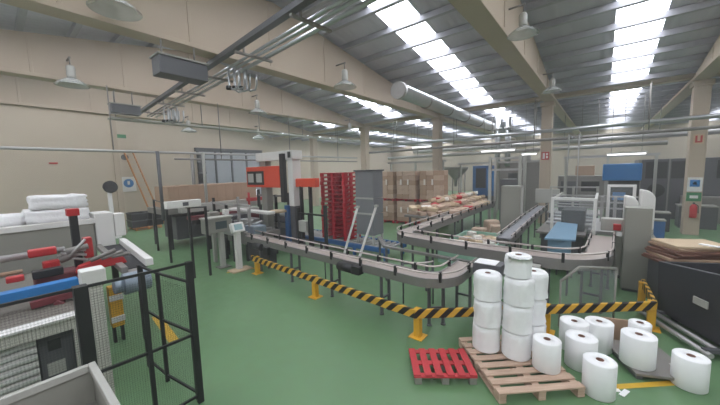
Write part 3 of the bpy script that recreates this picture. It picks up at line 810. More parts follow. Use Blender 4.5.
# ------------------------------------------------------------------ carton stacks at the back
CW, CD, CH = .4, .5, .23
def carton(name):
    t = thing(name, 'x', 'carton', (0,0,0))
    MB().box(-CW/2+.006,CW/2-.006,-CD/2+.006,CD/2-.006,0,CH-.005).obj('box', M['carton'], t, bev=.015)
    return t
C0 = MB().box(-CW/2+.004,CW/2-.004,-CD/2+.004,CD/2-.004,0,CH-.004).obj('carton', M['carton'], bev=.02)
C1 = MB().box(-CW/2+.004,CW/2-.004,-CD/2+.004,CD/2-.004,0,CH-.004).obj('carton', M['card'], bev=.02)
first = {0: True, 1: True}
bays = [(-9.85,14.9,'hidden behind the grey tray dispenser edge'),(-8.5,15.0,'behind the tray dispenser'),(-7.1,15.1,'beside the loose packs')]
names = ['tan carton stack farthest toward the robot','middle tan carton stack','tan carton stack closest to the cream column']
for bi,(bx,by,_) in enumerate(bays):
    for tier in (0,1):
        z0 = tier*1.285
        if tier == 0: flat_pallet((bx,by,0),1.25,1.05,.14,'redpal','red pallet on the floor under the %s' % names[bi],'pallets under the carton stacks',0,'carton_pallet',6)
        else: flat_pallet((bx,by,1.285),1.25,1.05,.12,'redpal','red pallet between the two tiers of the %s' % names[bi],'pallets under the carton stacks',0,'carton_pallet',6)
        zb = .142 if tier == 0 else 1.407
        for l in range(5 if tier == 0 else 6):
            for ix in range(3):
                for iy in range(2):
                    kk = 0 if random.random() < .6 else 1
                    src = C0 if kk == 0 else C1
                    if first[kk]: o = src; first[kk] = False
                    else: o = src.copy(); COL.objects.link(o)
                    ch = .2275 if tier == 0 else .257
                    o.scale = (1,1,ch/CH)
                    o.location = (bx+(ix-1)*CW+random.uniform(-.008,.008), by+(iy-.5)*CD+random.uniform(-.008,.008), zb+l*(ch+.0005))
                    tag(o, 'tan carton in the %s tier of the %s' % ('upper' if tier else 'lower', names[bi]), 'carton', 'cartons of the %s' % names[bi])
for bi,(bx,by,_) in enumerate(bays):
    for q in range(2):
        for z in (.65,2.2):
            o = MB().box(bx-.35+.45*q,bx-.25+.45*q,by-.52,by-.513,z,z+.3).obj('white_label', M['sleeve'], loc=(bx-.3+.45*q,by-.515,z))
            tag(o, 'white label on the %s tier of the %s' % ('lower' if z<1 else 'upper', names[bi]), 'label', 'labels on the carton stacks')

# ------------------------------------------------------------------ conveyors
def conveyor(name, path, z, w, label, beltm='belt', legs=(), loc=None, rails=True, h=.16, railh=.12, legm='greyd'):
    t = thing(name, label, 'conveyor', (*path[0],0))
    MB().ribbon(path, w, z-.03, z).obj('belt', M[beltm], t)
    MB().ribbon(path, .03, z-h, z+.015, w/2+.015).obj('side_frame', M['side'], t)
    MB().ribbon(path, .03, z-h, z+.015, -w/2-.015).obj('side_frame', M['side'], t)
    MB().ribbon(path, w*.8, z-h, z-.06).obj('return_tray', M['steeld'], t)
    if rails:
        for s in (1,-1):
            pp = side_path(path, s*(w/2+.02))
            MB().tube([(p.x,p.y,z+railh) for p in pp], .018, 8).obj('guide_rail', M['rail'], t)
            # brackets at even spacing
            acc = 0; last = pp[0]; k = 0
            for p in pp:
                acc += (p-last).length; last = p
            total = acc; n = max(2,int(total/.9)); tgt = [total*(i+.5)/n for i in range(n)]
            acc = 0; last = pp[0]
            for p in pp[1:]:
                seg = (p-last).length
                while tgt and tgt[0] <= acc+seg:
                    f = (tgt[0]-acc)/seg; q = last + (p-last)*f; tgt.pop(0)
                    MB().box(q.x-.025,q.x+.025,q.y-.025,q.y+.025,z-.05,z+railh+.02).obj('rail_bracket', M['black'], t)
                acc += seg; last = p
    for (x,y,a) in legs:
        d_ = Vector((math.cos(a),math.sin(a),0))*(w/2-.04); c_ = Vector((x,y,0))
        mb = MB()
        for s in (1,-1):
            q = c_+d_*s
            mb.box(q.x-.025,q.x+.025,q.y-.025,q.y+.025,.03,z-h+.01); mb.lathe([(0,0),(.05,0),(.05,.02),(0,.03)],(q.x,q.y,0),10)
        mb.bar(c_+d_+Vector((0,0,.35)), c_-d_+Vector((0,0,.35)), .04)
        mb.obj('leg', M[legm], t)
    return t
p1 = [(-9.0,5.28),(-7,5.2),(-5,5.13),(-2.65,5.05)] + arc((-2.65,5.5),.45,-90,0,10)[1:] + [(-2.2,6.3)]
cv = conveyor('chain_conveyor', p1, 1.0, .36, 'grey chain conveyor behind the striped barrier, ending in a bend near the white rolls', 'belt',
     [(-8.2,5.25,PI/2),(-6.6,5.19,PI/2),(-5.0,5.13,PI/2),(-3.5,5.08,PI/2),(-2.4,5.2,PI/4),(-2.2,6.1,0)])
MB().tube([(-4.6,4.85,.88),(-4.15,4.83,.88)], .1, 12).box(-4.15,-3.95,4.75,4.92,.8,.97).obj('motor', M['black'], cv)
MB().tube([(-8.3,5.0,.8),(-7.9,4.98,.8)], .1, 12).obj('motor', M['black'], cv)
MB().box(-8.9,-7.7,5.1,5.35,.25,.8).obj('underframe_box', M['black_mach'], cv, bev=.02)
MB().box(-7.75,-7.5,4.9,5.02,.62,.86).obj('drive_box', M['black'], cv, bev=.02)
# inner return loop rail
lp = [(-6.0,5.75),(-3.4,5.65)] + arc((-3.3,6.1),.45,-90,-10,6) 
t = thing('loop_rail', 'thin pale loop rail on posts inside the conveyor bend', 'rail', (-4.0,5.7,0))
MB().tube([(x,y,.98) for x,y in lp], .02, 8).obj('rail', M['rail'], t)
for x,y in (lp[0],lp[1],lp[-1]): MB().tube([(x,y,0),(x,y,.98)], .018, 8).obj('post', M['greyd'], t)

p2 = [(-4.6,16.6),(-4.55,12),(-4.5,7.75)] + arc((-3.95,7.75),.55,180,270,10)[1:] + [(-2.5,7.0),(-.85,7.0)] + arc((-.85,7.85),.85,-90,0,10)[1:] + [(.05,9.75)]
conveyor('chain_conveyor', p2, 1.2, .4, 'long pinkish chain conveyor snaking from the loose packs round to the packing machine', 'belt',
     [(-4.58,14.5,0),(-4.55,12,0),(-4.52,9.5,0),(-4.25,7.3,PI/4),(-3.4,7.0,PI/2),(-2.0,7.0,PI/2),(-.8,7.02,PI/2),(-.1,7.6,0),(.03,9.2,0)], h=.2)
p3 = [(-1.9,8.1),(-2.05,12.2),(-2.1,15.9)]
conveyor('belt_conveyor', p3, 1.22, .3, 'straight grey belt conveyor leading away toward the middle column', 'beltg',
     [(-1.93,9.0,0),(-2.03,11.5,0),(-2.08,14.5,0)], rails=True, railh=.08)
# lower side chute with bent guard, left bend
t = thing('side_chute', 'slanted grey guard chute under the near bend of the long conveyor', 'chute', (-4.2,6.6,0))
MB().bar((-5.3,7.4,.98),(-4.55,6.62,.95),.1,.06).bar((-4.55,6.62,.95),(-1.75,6.55,.92),.1,.06).obj('rail', M['side'], t)
for x,y in ((-5.2,7.3),(-4.5,6.62),(-3.3,6.6),(-2.0,6.56)): MB().box(x-.025,x+.025,y-.025,y+.025,0,.93).obj('post', M['greyd'], t)

# control box with papers at the end of the front conveyor
t = thing('junction_box', 'small grey junction box on a post behind the wrapped roll stack', 'box', (-1.62,5.75,0))
MB().box(-1.85,-1.35,5.6,5.95,1.0,1.24).obj('housing', M['greyd'], t, bev=.015)
MB().box(-1.64,-1.56,5.74,5.82,0,1.0).obj('post', M['greyd'], t)
o = MB().box(-1.82,-1.45,5.6,5.92,1.243,1.252).obj('paper_sheet', M['paper'], loc=(-1.63,5.75,1.243))
tag(o, 'white paper lying on the grey junction box', 'paper')
t = thing('barrier_motor', 'black upright motor on a stand behind the wrapped rolls', 'motor', (-.98,6.45,0))
MB().tube([(-.98,6.6,.6),(-.98,6.6,1.02)], .09, 14).obj('motor', M['black'], t)
MB().box(-1.02,-.94,6.56,6.64,0,.6).obj('stand', M['greyd'], t)
MB().box(-1.08,-.88,6.5,6.7,1.02,1.08).obj('cap', M['greyl'], t)

# clear guard with bent rail
t = thing('bent_guard', 'clear guard panel with a bent grey handrail before the packing machine', 'guard', (-.2,6.75,0))
GZ = (.88, 1.14, 1.1)
pts = [(-.53,6.5,GZ[0]),(-.27,6.72,GZ[1]),(.26,7.1,GZ[2])]
MB().tube(pts,.025).obj('handrail', M['grey'], t)
MB().add([(x,y,.05) for x,y,z in pts]+[(x,y,z-.02) for x,y,z in pts[::-1]]+[(x+.004,y+.006,.05) for x,y,z in pts]+[(x+.004,y+.006,z-.02) for x,y,z in pts[::-1]],
         [(0,1,4,5),(1,2,3,4),(11,10,7,6),(10,9,8,7),(0,6,7,1),(1,7,8,2),(2,8,9,3),(3,9,10,4),(4,10,11,5),(5,11,6,0)]).obj('panel', M['glass'], t)
for x,y,h in (pts[0],pts[2]): MB().tube([(x,y,0),(x,y,h)],.018).obj('post', M['grey'], t)

# ------------------------------------------------------------------ packing machine, centre right
t = thing('packing_machine', 'grey packing machine with white guard frames beside the tall grey cabinet', 'machine', (-.2,11,0))
MB().box(-1.35,-.35,10.0,13.2,.1,1.1).obj('body', M['greyd'], t, bev=.02)
MB().box(.32,1.1,10.2,13.2,.1,1.15).obj('body', M['grey'], t, bev=.02)
MB().box(-1.45,-.3,9.8,13.2,1.1,1.16).obj('deck', M['steeld'], t)
MB().box(-.28,.3,10.4,13.0,1.1,1.2).obj('deck', M['steel'], t)
MB().box(.0,.46,10.0,10.25,1.3,1.62).obj('cover', M['greyl'], t, bev=.02)
def hoop(x0,x1,y,z0,z1,w=.07):
    return MB().box(x0,x0+w,y-w/2,y+w/2,z0,z1).box(x1-w,x1,y-w/2,y+w/2,z0,z1-.0).box(x0+w,x1-w,y-w/2,y+w/2,z1-w,z1)
f1 = hoop(-1.12,-.1,9.95,1.16,2.14).obj('guard_frame', M['white'], t, bev=.008)
MB().box(-1.05,-.17,9.945,9.955,1.2,2.07).obj('guard_pane', M['glass'], t, f1)
f2 = hoop(.1,.72,11.2,1.2,2.44).obj('guard_frame', M['white'], t, bev=.008)
MB().box(.17,.65,11.195,11.205,1.22,2.37).obj('guard_pane', M['glass'], t, f2)
MB().box(-1.1,-1.04,10.0,12.4,2.05,2.11).box(-.16,-.1,10.0,12.4,2.05,2.11).obj('guard_rail', M['greyl'], t)
MB().box(-.9,-.35,10.3,11.2,1.16,1.75).obj('film_head', M['black'], t, bev=.02)
for i in range(6): MB().tube([(-1.3,10.6+.4*i,1.3+.05*(i%2)),(-.2,10.6+.4*i,1.3+.05*(i%2))], .045, 10).obj('roller', M['chrome'], t)
for i in range(4): MB().box(-.2+.16*i,-.12+.16*i,12.2,12.3,1.2,1.9+.1*(i%2)).obj('upright', M['steel'], t)
for z in (1.55,1.75,1.95): MB().bar((-1.4,13.0,z),(.9,13.0,z),.06,.05).obj('cross_bar', M['steel'], t)
MB().box(.25,.4,9.85,10.0,1.35,1.5).obj('stop_switch', M['red'], t, bev=.01)
for x in (-1.25,-.4):
    for y in (10.1,13.1): MB().box(x-.04,x+.04,y-.04,y+.04,0,.1).obj('foot', M['black'], t)
for x in (.4,1.0):
    for y in (10.3,13.1): MB().box(x-.04,x+.04,y-.04,y+.04,0,.1).obj('foot', M['black'], t)
for x,lb,z1,y in ((.45,'lower',2.28,10.55),(.77,'taller',2.42,10.9)):
    t = thing('white_cover', '%s of two white rounded covers above the tall grey cabinet' % lb, 'cover', (x+.12,y,1.15), 'white covers')
    MB().prism([(0,0),(.3,0),(.3,.85),(.2,1.0),(0,1.05)], -.2,.2, Matrix.Translation((x,y,1.15+z1-2.28)) @ Matrix.Rotation(PI/2,4,'X')).obj('shell', M['white'], t, bev=.04)
    MB().box(x+.0,x+.3,y-.2,y+.2,1.155,1.16+z1-2.28).obj('stand', M['greyl'], t)

o = MB().add([(-1.0,7.95,1.32),(-.42,8.1,1.32),(-.48,9.75,1.42),(-.95,9.9,1.42),(-1.0,7.95,1.36),(-.42,8.1,1.36),(-.48,9.75,1.46),(-.95,9.9,1.46)],
   [(0,3,2,1),(4,5,6,7),(0,1,5,4),(1,2,6,5),(2,3,7,6),(3,0,4,7)]).box(-.95,-.5,8.1,8.16,1.0,1.33)
t = thing('blue_slide', 'pale blue slide sheet in the inside of the conveyor bend', 'slide', (-.72,8.9,0))
o.obj('sheet', M['bluesheet'], t)
for x,y,h in ((-.9,8.15,1.33),(-.55,8.2,1.33),(-.9,9.7,1.4),(-.55,9.6,1.4)): MB().box(x-.02,x+.02,y-.02,y+.02,0,h).obj('leg', M['greyd'], t)
t = thing('electrical_cabinet', 'tall plain grey electrical cabinet standing on the floor beside the charcoal bin', 'cabinet', (.66,9.5,0))
MB().box(.43,.9,9.3,9.75,.06,2.0).obj('body', M['grey'], t, bev=.012)
MB().box(.45,.88,9.285,9.3,.12,1.95).obj('door', M['grey'], t, bev=.005)
MB().box(.83,.85,9.26,9.285,.95,1.15).obj('handle', M['greyd'], t)
MB().box(.46,.87,9.33,9.72,0,.06).obj('plinth', M['greyd'], t)
t = thing('electrical_cabinet', 'tall pale grey cabinet behind the long conveyor, near the start of the grey belt', 'cabinet', (-2.6,12.2,0))
MB().box(-2.95,-2.3,12.0,12.5,.06,2.33).obj('body', M['grey'], t, bev=.012)
MB().box(-2.3,-2.285,12.05,12.45,.15,2.25).obj('door', M['greyl'], t, bev=.005)
MB().box(-2.285,-2.26,12.1,12.13,1.1,1.3).obj('handle', M['greyd'], t)
MB().box(-2.92,-2.33,12.03,12.47,0,.06).obj('plinth', M['greyd'], t)
t = thing('service_panel', 'small pale grey panel box on a post at the far end of the grey belt', 'box', (-2.03,16.5,0))
MB().box(-2.5,-1.55,16.4,16.6,1.3,1.95).obj('panel', M['greyl'], t, bev=.01)
MB().box(-2.08,-1.98,16.45,16.55,0,1.3).obj('post', M['greyd'], t)

# metal frame tower between the cabinet and the blue unit
t = thing('frame_tower', 'open steel frame tower beside the blue cabinet unit', 'frame', (-4.3,17,0))
for x in (-4.75,-3.3):
    for y in (17.0,18.1): MB().box(x-.07,x+.07,y-.07,y+.07,0,3.6).obj('post', M['greyl'], t)
for z in (3.5,2.9): 
    for y in (17.0,18.1): MB().box(-4.68,-3.37,y-.05,y+.05,z-.05,z+.05).obj('beam', M['steel'], t)
MB().box(-4.3,-3.4,17.2,17.9,0,2.4).obj('housing', M['greyd'], t, bev=.03)
t = thing('silo_machine', 'big dull grey machine housing behind the steel frame tower', 'machine', (-4.4,24,0))
MB().box(-5.9,-3.0,23,25,0,3.4).obj('housing', M['steeld'], t, bev=.05)
MB().box(-5.2,-4.6,22.95,23.0,.4,2.6).obj('door', M['greyd'], t)
MB().tube([(-4.3,24,3.4),(-4.3,24,4.2)],.3,14).obj('chimney', M['steel'], t)
# blue machines
t = thing('blue_cabinet', 'blue cabinet unit with a black window beside the steel frame tower', 'machine', (-7.2,24.2,0))
MB().box(-7.95,-6.2,23.8,24.8,.9,3.2).obj('body', M['blued'], t, bev=.03)
MB().box(-7.7,-6.95,23.78,23.8,1.5,3.0).obj('window', M['black'], t)
MB().box(-6.85,-6.3,23.76,23.8,1.3,2.9).obj('front_panel', M['blue'], t)
MB().box(-7.9,-6.25,23.9,24.7,0,.9).obj('base', M['greyd'], t)
t = thing('blue_machine', 'wide bright blue machine hood above black fronts near the far skylight', 'machine', (.75,20.4,0))
MB().box(-.05,1.45,20.0,21.2,2.2,3.05).obj('hood', M['blue'], t, bev=.05)
MB().box(.2,1.4,20.2,21.1,0,2.2).obj('front', M['black'], t, bev=.02)
MB().box(.05,.2,20.3,20.5,1.0,2.2).obj('arm', M['steel'], t)
MB().box(.4,.9,20.17,20.2,1.2,1.6).obj('blue_plate', M['blue'], t)
# big dark grey enclosure by the right column
t = thing('grey_enclosure', 'large dark grey machine enclosure with black windows past the end column', 'machine', (4,24,0))
MB().box(1.5,9.0,23.0,26,0,3.25).obj('housing', M['greyd'], t, bev=.03)
for x0,x1 in ((1.8,2.65),(2.8,3.6),(4.4,5.4)): MB().box(x0,x1,22.97,23.0,2.2,3.1).obj('window', M['black'], t)
MB().tube([(2.25,23.0,1.55),(2.25,22.93,1.55)],.36,20).obj('port', M['black'], t)
MB().box(1.5,1.62,22.9,23.0,0,3.25).box(2.7,2.76,22.95,23.0,0,3.25).obj('frame', M['grey'], t)
MB().box(3.2,6.5,22.2,22.95,0,1.3).obj('plinth', M['steeld'], t, bev=.03)
# mid-field machines past the packing machine
t = thing('wrapping_line', 'grey wrapping line of low frames behind the white guard frames', 'machine', (-.6,15,0))
MB().box(-1.7,-.1,14.4,15.6,.1,1.1).obj('body', M['greyd'], t, bev=.02)
MB().box(-1.75,-.05,14.35,15.65,1.1,1.16).obj('deck', M['steel'], t)
for x in (-1.65,-.9,-.15): MB().box(x-.04,x+.04,14.4,14.48,1.16,2.2).obj('upright', M['greyl'], t)
for z in (1.5,1.85,2.17): MB().bar((-1.65,14.44,z),(-.15,14.44,z),.05,.05).obj('cross_bar', M['steel'], t)
MB().box(-1.4,-.7,14.7,15.4,1.16,1.7).obj('hood', M['black_mach'], t, bev=.03)
for x in (-1.6,-.2): MB().box(x-.05,x+.05,14.95,15.05,0,.1).obj('foot', M['black'], t)
t = thing('tall_machine_hood', 'dark grey machine with a brown carton on it before the far cream wall', 'machine', (-.9,27,0))
MB().box(-2.6,.4,26.3,27.8,0,2.3).obj('body', M['steeld'], t, bev=.04)
MB().box(-2.4,-1.5,26.26,26.3,.4,1.9).obj('door', M['greyd'], t)
MB().box(-1.2,-.2,26.26,26.3,1.2,1.9).obj('window', M['black'], t)
o = MB().box(-1.6,-.5,26.6,27.4,2.302,3.0).obj('carton', M['card'], loc=(-1,27,2.302), bev=.03); tag(o, 'brown carton on top of the dark machine by the far wall', 'carton')
t = thing('vertical_pipe_set', 'pair of thin pipes dropping to the grey wrapping line', 'pipes', (-1.0,15.2,1.1))
for x in (-1.2,-.85): MB().tube([(x,15.5,1.165),(x,15.5,4.3),(x,17.1,4.3)], .035, 8).obj('pipe', M['steel'], t)

# hopper
t = thing('hopper', 'grey funnel hopper on legs near the back wall', 'hopper', (-8.6,22,0))
MB().lathe([(.12,1.7),(.14,2.2),(.85,2.95),(.9,3.15),(.86,3.15),(.8,2.96),(.1,2.2)], (-8.6,22,0), 20).obj('funnel', M['grey'], t)
for a in range(4):
    x,y = -8.6+.7*math.cos(a*PI/2+.7), 22+.7*math.sin(a*PI/2+.7); MB().tube([(x,y,0),(x,y,2.9)],.04,8).obj('leg', M['steeld'], t)
# dark low machinery at the back right
for i,(x,y,w,d_,h,mn,lb) in enumerate(((1.75,17.0,.5,.5,.7,'blued','blue box on the floor near the cardboard pile'),(1.9,18.9,.9,.7,.8,'black_mach','black low box before the grey enclosure'),(3.4,20.5,1.2,.9,1.0,'greyd','dark grey low box beyond the end column'),(1.2,15.6,.6,.5,1.0,'black_mach','black crate just behind the packing machine'))):
    t = thing('storage_box', lb, 'box', (x,y,0))
    MB().box(x-w/2,x+w/2,y-d_/2,y+d_/2,0,h).obj('body', M[mn], t, bev=.02)
    MB().box(x-w/2-.02,x+w/2+.02,y-d_/2-.02,y+d_/2+.02,h,h+.05).obj('lid', M['grey'], t)
# signs on columns
def colsign(x, y, w, z0, z1, m, label, inner=None, name='sign'):
    t = thing(name, label, 'sign', (x,y,z0))
    MB().box(x-w/2,x+w/2,y-.02,y,z0,z1).obj('board', M[m], t)
    if inner:
        for (ix0,ix1,iz0,iz1,im) in inner: MB().box(x+ix0,x+ix1,y-.026,y-.02,z0+iz0,z0+iz1).obj('symbol', M[im], t)
    return t
colsign(2.93,18.248,.3,3.75,4.15,'cardl','pale square fire sign with a red mark high on the end column',[(-.1,-.04,.06,.34,'red'),(.04,.1,.06,.34,'red'),(-.04,.04,.06,.12,'red')])
colsign(2.93,18.248,.42,1.82,2.4,'white','white notice with a blue disc on the end column',[(-.14,.14,.2,.48,'signblue'),(-.05,.05,.28,.4,'white')])
colsign(2.93,18.248,.42,1.42,1.78,'green','green notice under the white one on the end column',[(-.12,.12,.12,.24,'white')])
colsign(-2.39,18.248,.34,3.35,3.75,'red','red and white fire sign on the middle column',[(-.12,-.02,.05,.35,'white'),(.03,.12,.08,.2,'white'),(.03,.12,.24,.34,'white')])
t = thing('fire_extinguisher', 'red fire extinguisher hung on the end column under the green notice', 'fire extinguisher', (2.93,18.1,.75))
MB().lathe([(0,0),(.1,0),(.11,.03),(.11,.45),(.07,.53),(.03,.56),(0,.56)], (2.93,18.1,.75)).obj('bottle', M['red'], t)
MB().box(2.9,2.96,18.08,18.16,1.31,1.38).tube([(2.95,18.1,1.34),(3.05,18.06,1.25),(3.06,18.06,.95)],.015,8).obj('valve', M['black'], t)
MB().box(2.85,3.01,18.215,18.248,.9,1.2).obj('bracket', M['black'], t)

# ------------------------------------------------------------------ loose packs along the long conveyor
t = thing('pack_table', 'low grey accumulation table heaped with loose packs', 'table', (-5.9,13.5,0))
MB().box(-6.35,-4.93,10.7,17.7,1.08,1.16).obj('top', M['steeld'], t)
for x in (-6.25,-5.03):
    for y in (11,13.7,16.4): MB().box(x-.04,x+.04,y-.04,y+.04,0,1.08).obj('leg', M['greyd'], t)
def pack(m):
    o = MB().box(-.2,.2,-.13,.13,0,.16).obj('paper_pack', M[m], bev=.035); return o
protos = {m: None for m in ('carton','cardl','red','sleeve')}
rnd = random.Random(11)
cols = ['carton','cardl','carton','cardl','carton','cardl','red','cardl','carton','sleeve','carton','cardl','carton']
words_ = {'carton':'tan','cardl':'pale','red':'red','sleeve':'white'}
n = 0
for row in range(15):
    for q in range(3):
        for lay in range(3):
            if lay == 1 and rnd.random() < .12: continue
            if lay == 2 and (q == 2 or row < 4 or rnd.random() < .3): continue
            m = cols[n % len(cols)]; n += 1
            if protos[m] is None: protos[m] = pack(m); o = protos[m]
            else: o = protos[m].copy(); COL.objects.link(o)
            o.location = (-6.08+.42*q+rnd.uniform(-.05,.05), 11.0+.45*row+rnd.uniform(-.06,.06), 1.165+lay*.18)
            o.rotation_euler = (rnd.uniform(-.25,.25)*(lay>0),rnd.uniform(-.3,.3)*(lay>0),rnd.uniform(-.8,.8))
            tag(o, '%s paper pack heaped on the low accumulation table, %s layer' % (words_[m],('lowest','middle','top')[lay]), 'pack', 'loose paper packs')
for i in range(9):
    m = cols[(i*2) % len(cols)]
    o = protos[m].copy(); COL.objects.link(o); o.location = (-4.56,11.6+.5*i,1.219); o.rotation_euler = (0,0,rnd.uniform(-.25,.25))
    tag(o, '%s paper pack riding on the far leg of the long conveyor' % words_[m], 'pack', 'packs on the long conveyor')
# low clutter in the loop of the conveyor
t = thing('green_bin', 'pale green shallow bin on the floor inside the conveyor loop', 'bin', (-3.55,10.3,0))
MB().box(-4.1,-2.5,9.0,9.05,0,.6).box(-4.1,-2.5,11.6,11.65,0,.6).box(-4.1,-4.05,9.05,11.6,0,.6).box(-2.55,-2.5,9.05,11.6,0,.6).box(-4.05,-2.55,9.05,11.6,0,.3).obj('walls', M['teal'], t)
for i in range(24):
    m = ('carton','cardl','sleeve')[i%3]
    o = protos[m].copy(); COL.objects.link(o); o.location = (-3.8+.34*(i%4)+rnd.uniform(-.03,.03),9.3+.4*(i//4)+rnd.uniform(-.05,.05),.302); o.rotation_euler = (0,0,rnd.uniform(0,3)); o.scale=(.75,.9,1.2+.9*rnd.random())
    tag(o, '%s scrap pack dropped in the pale green bin' % words_[m], 'pack', 'scrap packs in the green bin')
for i,(x,y) in enumerate(((-3.9,12.6),(-3.3,13.0),(-3.7,13.6))):
    o = protos['carton'].copy(); COL.objects.link(o); o.location=(x,y,0.002); o.scale=(1.4,1.6,3.5+.6*i); o.rotation_euler=(0,0,.4*i)
    tag(o, 'tan carton standing on the floor behind the green bin, the %s one' % ('lowest','middle','tallest')[i], 'carton', 'cartons behind the green bin')

# ------------------------------------------------------------------ striped barrier
t = thing('safety_barrier', 'yellow and black striped barrier rail on yellow posts', 'barrier', (-2.49,4.52,0))
B_ = [(-8.2,4.82),(-2.49,4.52),(.82,7.3),(.76,8.6)]
for a,b in zip(B_[:-1],B_[1:]):
    d_ = Vector(b)-Vector(a); L_ = d_.length; an = math.atan2(d_.y,d_.x)
    o = MB().box(-.02,L_+.02,-.03,.03,-.08,.08).obj('rail', M['hazard'], bev=.01)
    o.parent = t; o.location = (a[0]-t.location.x, a[1]-t.location.y, .47); o.rotation_euler = (0,0,an)
for (x,y) in ((-8.06,4.86),(-5.31,4.70),(-2.49,4.6),(-.69,6.1),(.79,7.34),(.74,8.45)):
    p = MB().box(x-.06,x+.06,y-.03,y+.09,.012,.53).obj('post', M['yellow'], t, bev=.01)
    MB().box(x-.13,x+.13,y-.1,y+.16,0,.012).obj('base_plate', M['yellow'], t, p)

# ------------------------------------------------------------------ pallets and rolls at the front
t = thing('red_pallet', 'small red painted wooden pallet lying on the green floor', 'pallet', (-1.78,4.01,0))
cx,cy = -1.78,4.01
def loc_(x0,x1,y0,y1,z0,z1): return MB().box(cx+x0,cx+x1,cy+y0,cy+y1,z0,z1)
for i in range(6):
    x = -.39 + .78*(i)/5
    loc_(x-.05,x+.05,-.32,.32,.118,.142).obj('deck_board', M['redwood'], t, bev=.004)
for y in (-.28,0,.28):
    loc_(-.44,.44,y-.045,y+.045,.096,.118).obj('cross_board', M['redwood'], t, bev=.004)
    for x in (-.38,0,.38): loc_(x-.05,x+.05,y-.045,y+.045,0,.096).obj('foot_block', M['grey'], t, bev=.004)
t.rotation_euler = (0,0,math.radians(36.5))
cx,cy = -.93,4.70
t = thing('wooden_pallet', 'weathered wooden pallet carrying the white wrapped rolls', 'pallet', (cx,cy,0))
for i in range(8):
    y = -.6 + 1.2*i/7
    loc_(-.58,.58,y-.055,y+.055,.12,.142).obj('deck_board', M['wood'], t, bev=.004)
for x in (-.53,0,.53):
    loc_(x-.05,x+.05,-.655,.655,.098,.12).obj('cross_board', M['wood'], t, bev=.004)
    loc_(x-.05,x+.05,-.655,.655,0,.02).obj('bottom_board', M['wood'], t, bev=.004)
    for y in (-.58,0,.58): loc_(x-.05,x+.05,y-.07,y+.07,.02,.098).obj('block', M['wood'], t, bev=.004)
t.rotation_euler = (0,0,math.radians(43))

def roll(r, h, name='paper_roll'):
    t = thing(name, 'x', 'roll', (0,0,0))
    MB().lathe([(.045,0),(r-.008,0),(r,.01),(r,h-.01),(r-.008,h),(.045,h),(.045,0)], (0,0,0), 40).obj('paper', M['paper'], t)
    MB().lathe([(.035,.004),(.044,.004),(.044,h+.002),(.035,h+.002),(.035,h-.1),(0,h-.1)], (0,0,0), 20).obj('core', M['cardd'], t)
    # fine wound rings on the top face
    mb = MB()
    for q in (.35,.6,.8): mb.lathe([(r*q-.003,h),(r*q,h+.0015),(r*q+.003,h)], (0,0,0), 40)
    return t
G = 'loose white rolls on the floor'
def place(r_, h_, p, lab, g=G):
    q = roll(r_, h_); q.location = p; return tag(q, lab, 'roll', g)
place(.18,.47,(.07,4.81,0),'white roll on the green floor crossing the yellow line beside the wooden pallet')
place(.2,.47,(-.15,5.35,0),'white roll just behind the roll on the yellow line')
place(.2,.47,(-.27,5.83,0),'white roll half hidden behind another roll, closest to the barrier post')
place(.19,.47,(.05,6.05,0),'white roll at the back corner of the grey platform, before the cardboard flap')
place(.2,.45,(.5,5.72,.101),'wide white roll standing on the grey platform','rolls on the grey platform')
place(.14,.42,(.55,6.24,.101),'small white roll at the far end of the grey platform','rolls on the grey platform')
place(.18,.43,(1.02,5.7,0),'white roll standing alone past the grey platform, near the charcoal bin')
# grey platform
cx,cy = .62,5.98
t = thing('grey_platform', 'low grey platform board with a pale edge strip', 'platform', (cx,cy,0))
loc_(-.36,.36,-.45,.45,.06,.1).obj('board', M['steeld'], t, bev=.006)
for x in (-.3,.3): loc_(x-.04,x+.04,-.42,.42,0,.06).obj('runner', M['greyd'], t)
loc_(.22,.34,-.42,-.1,.1,.106).obj('edge_strip', M['white'], t)
t.rotation_euler = (0,0,math.radians(24))
t = thing('cardboard_offcut', 'brown cardboard flap standing between the back rolls', 'cardboard', (.3,6.48,0))
MB().bar((.08,6.42,.2),(.5,6.55,.2),.03,.4).obj('sheet', M['card'], t)
for i,(x,y,a,lb) in enumerate(((.22,4.98,.5,'crumpled white paper scrap on the yellow line beside a roll'),(.34,5.0,1.2,'thin white paper scrap lying on the floor beside the yellow line'))):
    o = MB().box(-.09,.09,-.03,.03,0,.006,RZ(a)).obj('paper_scrap', M['paper'], loc=(0,0,0)); o.location=(x,y,.005+.0*i)
    tag(o, lb, 'paper scrap')

# wrapped stacks on the wooden pallet
def wroll(r, h, puck=.012):
    t = thing('wrapped_roll', 'x', 'roll', (0,0,0))
    MB().lathe([(.045,0),(r-.012,0),(r,.012),(r,h-.012),(r-.012,h),(.045,h),(.045,0)], (0,0,0), 36).obj('paper', M['paper'], t)
    prof = []; 
    mb = MB(); n_ = 36; rr = random.Random(int(r*1000)); vs=[]; fs=[]; zs=[.02,.12,.22,.32,h-.04,h+.004]
    for j,z in enumerate(zs):
        for k_ in range(n_):
            b_ = r+.004+rr.uniform(0,puck)*(1 if j%2 else 1.6); 
            if j == len(zs)-1: b_ = r-.02
            vs.append((b_*math.cos(2*PI*k_/n_), b_*math.sin(2*PI*k_/n_), z))
    for j in range(len(zs)-1):
        for k_ in range(n_): fs.append((j*n_+k_, j*n_+(k_+1)%n_, (j+1)*n_+(k_+1)%n_, (j+1)*n_+k_))
    mb.add(vs,fs,True).obj('film', M['film'], t)
    MB().lathe([(.035,.004),(.044,.004),(.044,h+.002),(.035,h+.002),(.035,h-.1),(0,h-.1)], (0,0,0), 16).obj('core', M['cardd'], t)
    return t
Wr = [wroll(.196,.405,.004), wroll(.19,.405,.016), wroll(.16,.33,.02)]
ord_ = ['bottom','second','third','top']
